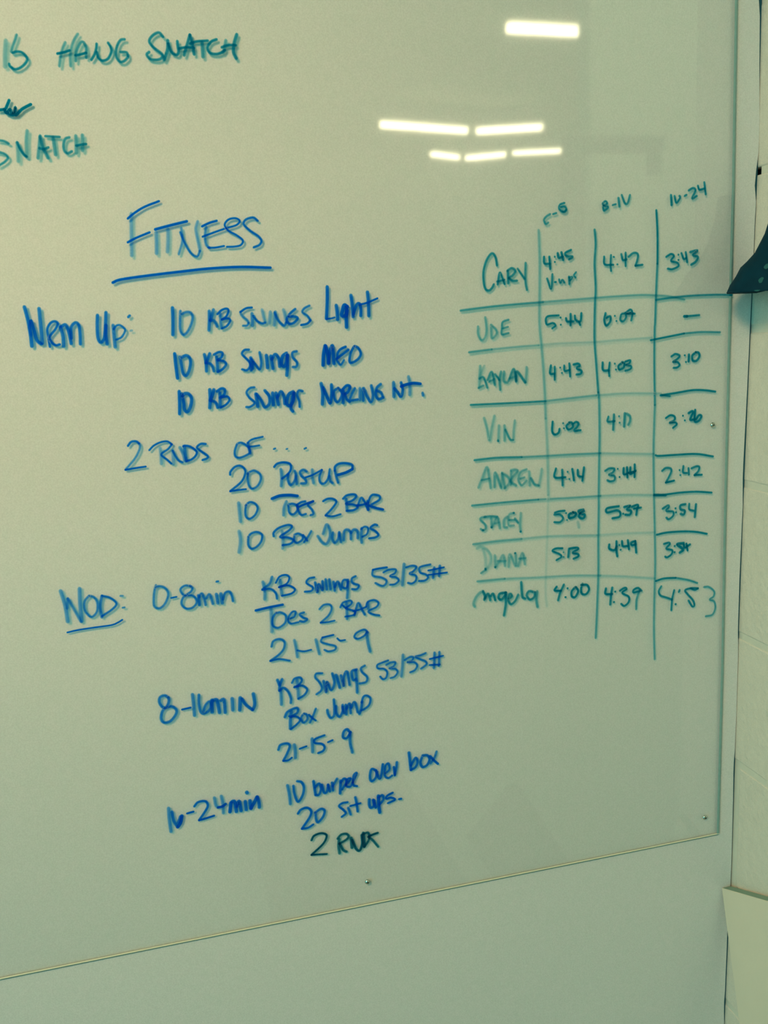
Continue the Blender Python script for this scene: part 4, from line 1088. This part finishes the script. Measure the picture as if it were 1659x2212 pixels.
3.3 0.65 462.0 -343.5 460.6 -354.7 462.3 -365.2
@figure|G|teal marker time 4:00 in the bottom table row
3.0 0.95 489.9 -340.5 486.9 -345.3 495.9 -346.9
3.0 0.85 500.1 -338.8 494.6 -349.6 491.5 -359.6
2.7 0.95 505.0 -344.3 505.5 -345.0
2.7 0.95 502.1 -356.3 502.7 -356.8
3.0 0.9 516.9 -344.2 511.5 -349.3 511.4 -356.3 516.2 -358.0 520.5 -350.4 517.5 -344.3
3.0 0.9 527.2 -340.8 524.8 -347.5 526.0 -354.5 532.0 -355.8 536.3 -350.0 533.3 -343.3 524.8 -342.3
@figure|G|teal marker time 5:37 in the sixth table row
3.0 0.9 579.7 -241.1 562.8 -242.3 562.8 -247.9 576.7 -246.4 581.6 -249.7 580.4 -255.3 570.1 -256.5
2.7 0.9 585.7 -251.6 586.4 -252.1
3.1 0.9 587.1 -242.9 596.2 -242.1 591.4 -246.7 597.5 -249.0 595.7 -253.9 589.0 -253.3
3.1 0.9 598.7 -243.5 607.3 -242.0 606.1 -248.7 605.0 -255.4
2.7 0.9 601.2 -246.5 612.3 -245.9
@figure|G|teal marker time 3:54 in the sixth table row
2.8 0.85 644.0 -250.6 652.1 -246.8 653.4 -249.2 649.7 -254.0 659.8 -256.1 659.9 -261.8 653.7 -265.8 649.8 -263.1
2.8 0.9 663.2 -251.6 663.7 -252.1
2.8 0.9 664.0 -257.2 664.5 -257.7
3.2 0.85 678.5 -247.5 671.0 -248.5 671.1 -253.7 677.5 -256.6 675.7 -261.6 671.2 -260.0
2.8 0.85 684.3 -247.5 684.4 -255.0 691.5 -258.0
3.2 0.85 694.5 -249.0 693.0 -266.8
@figure|G|teal marker time 4:49 in the seventh table row
3.1 0.9 565.9 -291.3 565.9 -297.0 573.3 -300.0 576.9 -294.7
3.1 0.9 576.3 -287.8 576.3 -300.4 577.6 -309.1
2.7 0.9 580.4 -293.7 580.9 -294.2
2.7 0.9 582.2 -300.2 582.7 -300.7
3.1 0.9 584.3 -288.6 585.5 -295.6 592.9 -296.4
3.1 0.9 592.9 -288.4 594.8 -301.2
3.1 0.9 604.0 -290.7 597.9 -292.3 599.1 -295.9 604.7 -295.3
3.1 0.9 604.0 -290.7 604.7 -298.8 605.4 -306.9
@figure|G|teal marker time 3:54 in the seventh table row
2.8 0.9 646.6 -299.2 654.2 -298.2 655.5 -300.7 650.5 -306.0 659.5 -309.3 658.3 -315.0 652.0 -318.4 648.8 -316.9
2.8 0.9 662.9 -303.6 663.4 -304.1
2.8 0.9 663.1 -312.3 663.6 -312.8
3.6 0.9 677.1 -301.2 667.0 -301.9 673.4 -307.2 676.1 -311.0 671.0 -314.0
3.2 0.9 677.2 -303.0 678.6 -307.8 686.8 -304.0
2.9 0.9 681.0 -302.2 683.1 -312.4
@figure|G|teal marker time 4:39 in the bottom table row
3.1 0.9 561.1 -351.2 560.5 -358.7 570.4 -360.4
3.1 0.85 570.4 -351.1 568.6 -360.8 567.4 -374.7
2.8 0.9 574.5 -357.2 575.0 -357.7
2.8 0.9 572.7 -371.6 573.2 -372.1
2.8 0.9 581.5 -357.1 588.4 -353.8 591.5 -355.9 585.3 -360.5 594.7 -366.9 594.7 -374.5 588.5 -379.1 583.5 -375.5
2.8 0.9 614.1 -361.0 608.4 -356.2 602.1 -358.4 602.2 -361.9 612.2 -360.7
2.8 0.7 610.9 -360.6 606.6 -372.4 606.1 -386.0
@figure|G|large thin teal marker time 4:53 in the bottom table row
2.7 0.85 643.8 -358.0 640.0 -364.6 642.7 -370.9 651.7 -374.9 660.7 -379.0
2.7 0.85 663.7 -365.7 660.7 -379.0 659.7 -394.4
2.9 0.85 672.1 -366.7 670.8 -369.5
2.9 0.9 666.0 -385.9 666.6 -386.7
2.8 0.85 700.6 -367.6 688.8 -366.3 680.5 -368.3 685.1 -374.8 693.1 -384.1 695.3 -391.6 692.0 -392.4 686.0 -383.3
2.5 0.85 688.8 -366.3 695.4 -369.4 700.6 -368.0
2.4 0.7 709.7 -366.9 717.5 -367.8 725.6 -374.8 725.2 -382.0 719.3 -386.1 726.0 -389.4 728.3 -399.3 723.9 -408.5 713.4 -409.6
@table_line|G|first upright line of the table
2.7 0.5 470.4 110.5 471.1 74.1 470.7 47.8 469.8 2.2 472.1 -28.6 474.0 -54.6 475.7 -85.7 476.6 -118.4
2.7 0.4 476.6 -118.4 478.1 -150.3 478.7 -183.0 478.9 -216.8
2.3 0.22 478.9 -216.8 477.8 -255.1 475.6 -296.8 473.7 -344.9 475.4 -366.0
@table_line|G|middle upright line of the table
2.7 0.8 544.7 109.6 546.0 92.1 544.6 68.8 546.0 39.3 545.0 19.4 544.3 -21.5 546.6 -53.4 549.5 -90.3
2.6 0.68 549.5 -90.3 550.7 -102.2 551.3 -145.0 550.7 -178.1 550.1 -222.0 550.1 -239.9 549.5 -285.0 549.5 -330.8 547.7 -376.8 546.3 -407.2 545.6 -418.9
@table_line|G|right-hand upright line of the table
2.7 0.9 629.1 131.3 631.1 102.0 631.6 66.3
2.6 0.75 631.6 66.3 630.3 30.5 629.4 -6.1 628.9 -15.1 628.9 -57.8 630.5 -111.6
2.6 0.62 630.5 -111.6 629.9 -129.0 629.3 -173.2 630.7 -229.3 632.6 -281.8 633.8 -328.8 633.2 -375.6 633.2 -418.6 634.9 -461.6
@table_line|G|rule under the first table row
2.4 0.75 367.7 19.2 404.9 22.1 439.8 23.8 475.3 25.1
2.2 0.6 475.3 25.1 511.3 26.3 546.0 27.5 576.6 28.4 610.9 28.7 631.9 27.3 652.4 25.1 671.1 20.9
2.5 0.8 630.4 21.9 652.4 23.9 680.8 25.2 716.2 25.2 740.8 24.0
@table_line|G|rule under the second table row
2.3 0.7 376.9 -30.8 406.6 -28.9
2.0 0.55 406.6 -28.9 439.8 -27.5 468.8 -26.9
1.9 0.35 468.8 -26.9 495.9 -26.1 546.3 -26.6 575.6 -25.9 625.3 -25.1
2.5 0.9 623.2 -28.2 647.2 -25.1 671.3 -22.0
2.4 0.75 671.3 -22.0 695.7 -21.3 724.3 -22.9
@table_line|G|rule under the third table row
2.3 0.85 377.0 -94.7 415.9 -95.6 449.8 -96.2 476.9 -96.5
2.2 0.6 476.9 -96.5 506.7 -95.2 547.2 -93.7
1.9 0.42 547.2 -93.7 587.7 -93.8 630.1 -96.4 639.7 -97.5
2.7 0.9 638.4 -99.5 660.6 -97.8 685.2 -95.7 703.8 -96.9 719.8 -99.7
2.4 0.8 639.7 -99.2 652.6 -101.3
@table_line|G|rule under the fourth table row
2.5 0.8 380.1 -163.7 409.4 -163.1 443.5 -164.9
2.2 0.65 443.5 -164.9 477.9 -166.1 512.6 -167.0 552.8 -168.6
2.0 0.42 552.8 -168.6 588.2 -171.9 630.0 -175.7
2.6 0.9 632.4 -177.4 637.5 -178.8 662.2 -179.4 693.4 -180.7 718.7 -186.1
@table_line|G|rule under the fifth table row
2.2 0.75 375.1 -221.0 419.3 -220.9 465.5 -221.6
2.1 0.6 465.5 -221.6 512.2 -223.5 552.8 -224.7
2.0 0.42 552.8 -224.7 588.5 -226.6 630.7 -230.6
2.6 0.9 630.7 -230.2 647.9 -231.5 669.4 -230.9 694.6 -231.9 717.8 -235.3
2.8 0.85 630.7 -231.2 648.6 -232.8
@table_line|G|rule under the sixth table row
2.4 0.6 375.3 -271.2 406.9 -270.4 441.5 -271.0
2.1 0.42 441.5 -271.0 476.6 -271.3 508.6 -273.6 547.7 -277.0
2.0 0.3 547.7 -277.0 588.9 -278.7 632.6 -281.8
2.7 0.9 635.6 -285.3 651.6 -283.8 676.8 -284.9 695.9 -287.6 712.2 -291.9
@table_line|G|rule under the seventh table row
2.4 0.6 379.5 -320.5 417.1 -321.3
2.1 0.48 417.1 -321.3 464.0 -324.9 511.5 -327.8 552.8 -332.5
2.0 0.38 552.8 -332.5 589.2 -337.9 633.4 -345.6
2.7 0.9 635.1 -349.7 647.4 -347.5 665.3 -348.6
2.4 0.75 665.3 -348.6 684.7 -353.9 699.1 -359.8
"""

def catmull(P, step):
    if len(P) == 2:
        n = max(2, int(math.dist(P[0], P[1]) / step) + 1)
        return [(P[0][0] + (P[1][0] - P[0][0]) * i / (n - 1), P[0][1] + (P[1][1] - P[0][1]) * i / (n - 1)) for i in range(n)]
    out = []
    Q = [(2 * P[0][0] - P[1][0], 2 * P[0][1] - P[1][1])] + P + [(2 * P[-1][0] - P[-2][0], 2 * P[-1][1] - P[-2][1])]
    for i in range(1, len(Q) - 2):
        p0, p1, p2, p3 = Q[i - 1:i + 3]
        n = max(2, int(math.dist(p1, p2) / step) + 1)
        for k in range(n):
            t = k / n
            out.append(tuple(0.5 * (2 * p1[j] + (p2[j] - p0[j]) * t + (2 * p0[j] - 5 * p1[j] + 4 * p2[j] - p3[j]) * t * t + (3 * p1[j] - p0[j] - 3 * p2[j] + p3[j]) * t ** 3) for j in (0, 1)))
    out.append(P[-1])
    return out

def stroke(bm, lay, wd, ink, P, y):
    P = catmull(P, 0.0011)
    n = len(P)
    hw = wd * 0.5
    soft = 0.0008 + (1 - ink) * 0.0012
    hw += (1 - ink) * 0.0003
    ins = max(hw - soft * .6, hw * .25)
    offs = [(-(hw + soft * .6), 0.0), (-ins, 1.0), (0.0, 1.0), (ins, 1.0), (hw + soft * .6, 0.0)]
    L = sum(math.dist(a, b) for a, b in zip(P, P[1:])) or 1e-6
    d0 = ((P[1][0] - P[0][0]), (P[1][1] - P[0][1])); l0 = math.hypot(*d0) or 1e-6
    d1 = ((P[-1][0] - P[-2][0]), (P[-1][1] - P[-2][1])); l1 = math.hypot(*d1) or 1e-6
    def row(c, t, shrink, mul):
        nx, nz = -t[1], t[0]
        r = []
        for o, a in offs:
            v = bm.verts.new((c[0] + nx * o * shrink, y, c[1] + nz * o * shrink)); v[lay] = a * ink * mul; r.append(v)
        return r
    rows = []
    t0 = (d0[0] / l0, d0[1] / l0); t1 = (d1[0] / l1, d1[1] / l1)
    for e, s, m_ in ((hw + soft * .4, .35, 0.0), (hw * .6, .75, .85)):
        rows.append(row((P[0][0] - t0[0] * e * .9, P[0][1] - t0[1] * e * .9), t0, s, m_))
    for i in range(n):
        a = P[max(i - 1, 0)]; b = P[min(i + 1, n - 1)]
        dx, dz = b[0] - a[0], b[1] - a[1]; l = math.hypot(dx, dz) or 1e-6
        rows.append(row(P[i], (dx / l, dz / l), 1.0, 1.0 if 0 < i < n - 1 else .97))
    for e, s, m_ in ((hw * .6, .75, .8), (hw + soft * .4, .35, 0.0)):
        rows.append(row((P[-1][0] + t1[0] * e * .9, P[-1][1] + t1[1] * e * .9), t1, s, m_))
    for a, b in zip(rows, rows[1:]):
        for j in range(4):
            bm.faces.new((a[j], a[j + 1], b[j + 1], b[j]))

NAMES = {'word': 'marker_word', 'number': 'marker_number', 'figure': 'marker_figure', 'name': 'marker_name', 'dash': 'marker_dash',
         'scribble': 'marker_scribble', 'underline': 'marker_underline', 'table_line': 'table_line'}
entry = None
def flush():
    global entry
    if entry:
        kind, c, lab, bm = entry
        o = bobj(NAMES[kind], bm, M[c])
        o['label'] = lab
    entry = None
layer_no = 0
for line in INK.strip().splitlines():
    if line[0] == '@':
        flush()
        kind, c, lab = line[1:].split('|')
        bm = bmesh.new(); lay = bm.verts.layers.float.new('ink')
        entry = (kind, c, lab, bm)
        base = 0.00012 if kind != 'table_line' else 0.0005
    else:
        v = [float(q) for q in line.split()]
        P = [(v[i] / 1000, EYE + v[i + 1] / 1000) for i in range(2, len(v), 2)]
        layer_no = (layer_no + 1) % 12
        green = entry[1] == 'G'
        stroke(bm, lay, v[0] / 1000 * (0.97 if green else 1.06), v[1] ** (1.55 if green else 1.2), P, D - base - layer_no * 0.00003)
flush()

# ---------------------------------------------------------------- dark flared shade at the right edge
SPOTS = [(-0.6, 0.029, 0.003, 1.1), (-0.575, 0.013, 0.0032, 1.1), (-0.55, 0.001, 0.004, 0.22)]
def flared_shade():
    root = empty('wall_lamp', (0.7775, D - 0.06, EYE + 0.025), 'dark teal flared shade on the pale block wall, cut off by the photo edge', 'lamp')
    # radius against height, axis close to the wall; the rim is at the bottom
    prof = [(.000, .0760), (.0015, .0765), (.0100, .0728), (.0205, .0655), (.0310, .0600), (.0385, .0515), (.0480, .0425), (.070, .031), (.100, .022), (.130, .018)]
    N = 40
    bm = bmesh.new(); prev = None
    for h, r in prof:
        cur = [bm.verts.new((-r * math.cos(a) if abs(math.cos(a)) > 1e-6 else 0.0, r * .75 * math.sin(a), h)) for a in [(-math.pi / 2) + math.pi * i / N for i in range(N + 1)]]
        if prev:
            for i in range(N): bm.faces.new((prev[i], prev[i + 1], cur[i + 1], cur[i]))
        else: first = cur
        prev = cur
    bm.faces.new(prev)
    c = bm.verts.new((0, 0, 0.006))
    for i in range(N): bm.faces.new((first[i + 1], first[i], c))
    obj('shade', bm, M['shade'], root, smooth=True)
    # turned rim at the bottom
    bm = bmesh.new(); prev = None
    for i in range(N + 1):
        a = -math.pi / 2 + math.pi * i / N
        ring = []
        for j in range(8):
            b = 2 * math.pi * j / 8
            r = .0757 + .0011 * math.cos(b)
            ring.append(bm.verts.new((-r * math.cos(a), r * .75 * math.sin(a), .0012 + .0011 * math.sin(b))))
        if prev:
            for j in range(8): bm.faces.new((prev[j], ring[j], ring[(j + 1) % 8], prev[(j + 1) % 8]))
        prev = ring
    obj('rim', bm, M['shade'], root, smooth=True)
    # pale worn spots
    pr = [(a_, b_) for a_, b_ in prof[1:]]
    for ang, h, s, q in SPOTS:
        bm = bmesh.new(); K = 16
        def pt(aa, hh):
            rr = lerp(pr, hh) + .0007
            return bm.verts.new((-rr * math.cos(aa), rr * .75 * math.sin(aa), hh))
        rr = lerp(pr, h)
        rings = [[pt(ang + f * s / rr * math.cos(t) * (1 + .2 * math.sin(3 * t + h * 90)), h + f * s * q * math.sin(t)) for t in [2 * math.pi * i / K for i in range(K)]] for f in (.33, .66, 1)]
        c0 = pt(ang, h)
        for i in range(K):
            j = (i + 1) % K
            bm.faces.new((c0, rings[0][i], rings[0][j]))
            for a_, b_ in zip(rings, rings[1:]): bm.faces.new((a_[i], b_[i], b_[j], a_[j]))
        sp = obj('worn_spot', bm, M['spot'], root); sp['label'] = 'pale worn spot on the dark shade'
    return root
flared_shade()

# ---------------------------------------------------------------- cream board leaning in the corner
def leaning_board():
    root = empty('leaning_board', (0.7606, 0.95, 0.0), 'cream painted board leaning tilted against the block wall in the lower right corner', 'board')
    A = Vector((1.0573, -.8404)); u = Vector((-.103, .0457)).normalized(); v = Vector((-.052, -.193)).normalized()
    wdt, hgt = .135, .0
    hgt = (1.5 - .8404) / -v.y
    X0, X1 = .7538, .7690
    def P(a, b): 
        q = A + u * a + v * b
        return q
    c = [P(0, 0), P(wdt, 0), P(wdt, hgt), P(0, hgt)]
    # foot cut level with the floor
    c[2] = Vector((c[2].x, max(c[2].y, -1.4995))); c[3] = Vector((c[3].x, -1.4995))
    t2 = (-1.4995 - P(wdt, 0).y) / v.y; c[2] = P(wdt, t2)
    bm = bmesh.new()
    a = [bm.verts.new((X0, q.x, EYE + q.y)) for q in c]; b = [bm.verts.new((X1, q.x, EYE + q.y)) for q in c]
    bm.faces.new(a); bm.faces.new(list(reversed(b)))
    for i in range(4):
        f = bm.faces.new((a[i], b[i], b[(i + 1) % 4], a[(i + 1) % 4])); f.material_index = 1 if i == 0 else 0
    bmesh.ops.recalc_face_normals(bm, faces=bm.faces[:])
    bmesh.ops.bevel(bm, geom=list(bm.edges), offset=.0006, segments=2, affect='EDGES')
    bm.transform(Matrix.Translation(-root.location))
    obj('panel', bm, [M['plank'], M['plank_top_shaded']], root)
leaning_board()

# ---------------------------------------------------------------- things the sheet mirrors, behind and beside the camera
LAMPS = [((3.38, -6.07), (4.40, -6.12), .045), ((3.17, -9.85), (4.44, -10.17), .042), ((4.60, -10.20), (5.44, -9.93), .042),
         ((4.46, -11.78), (4.97, -12.04), .036), ((5.12, -12.10), (5.66, -11.80), .036), ((5.75, -11.70), (6.50, -11.52), .03)]
WHERE = ['nearest to the board', 'left in the second row', 'right in the second row', 'left in the third row', 'middle of the third row', 'right in the third row']
for (a, b, r), wh in zip(LAMPS, WHERE):
    a = Vector((*a, EYE + 2.6)); b = Vector((*b, EYE + 2.6)); c = (a + b) / 2; L = (b - a).length
    t = empty('fluorescent_lamp', c, 'lit fluorescent ceiling lamp mirrored in the sheet, ' + wh, 'lamp', 'ceiling lamps mirrored in the sheet')
    t.rotation_euler.z = math.atan2(b.y - a.y, b.x - a.x)
    bm = bmesh.new(); bmesh.ops.create_cone(bm, cap_ends=True, segments=12, radius1=r, radius2=r, depth=L, matrix=Matrix.Rotation(math.pi / 2, 4, 'Y'))
    obj('tube', bm, M['tube'], t)
    bm = bmesh.new(); box(bm, -L / 2 - .02, L / 2 + .02, -.08, .08, r + .002, .25, bevel=.006)
    obj('housing', bm, M['housing'], t)

# a wall stub further down the hall; its left end is the upright line mirrored in the sheet
struct(boxobj('wall_divider', M['hall'], None, 2.81, 8.0, -3.55, -3.39, 0.0, CEIL))
RY = 2 * D - 5.0
br = empty('pull_up_rig', (2.45, RY, 0.0), 'dark steel rig post with a side arm, mirrored as a hook shape in the sheet', 'rig')
def bpart(name, *a):
    bm = bmesh.new(); box(bm, *a, bevel=.004); bm.transform(Matrix.Translation(-br.location)); obj(name, bm, M['rack'], br)
bpart('post', 2.395, 2.50, RY - .05, RY + .05, 0.0, EYE + 1.03)
bpart('arm', 2.501, 3.01, RY - .04, RY + .04, EYE + .945, EYE + 1.03)
bpart('hook', 2.93, 3.00, RY - .03, RY + .03, EYE + .82, EYE + .944)

for x, y, lo, hi, h, wh in ((0.44, -0.28, .27, .13, .30, 'left'), (0.90, -0.12, .115, .015, .20, 'right')):  # tapered blocks added for the dark triangles mirrored low in the sheet
    t = empty('added_block', (x, y, 0), 'dark tapered block added on the floor, the %s one of two mirrored in the sheet' % wh, 'box', 'added blocks')
    bm = bmesh.new()
    vs = [bm.verts.new((sx * q, sy * q, z)) for q, z in ((lo, 0), (hi, h)) for sx, sy in ((-1, -1), (1, -1), (1, 1), (-1, 1))]
    bm.faces.new(vs[3::-1]); bm.faces.new(vs[4:])
    for i in range(4): bm.faces.new((vs[i], vs[(i + 1) % 4], vs[4 + (i + 1) % 4], vs[4 + i]))
    obj('body', bm, M['block_dark'], t)
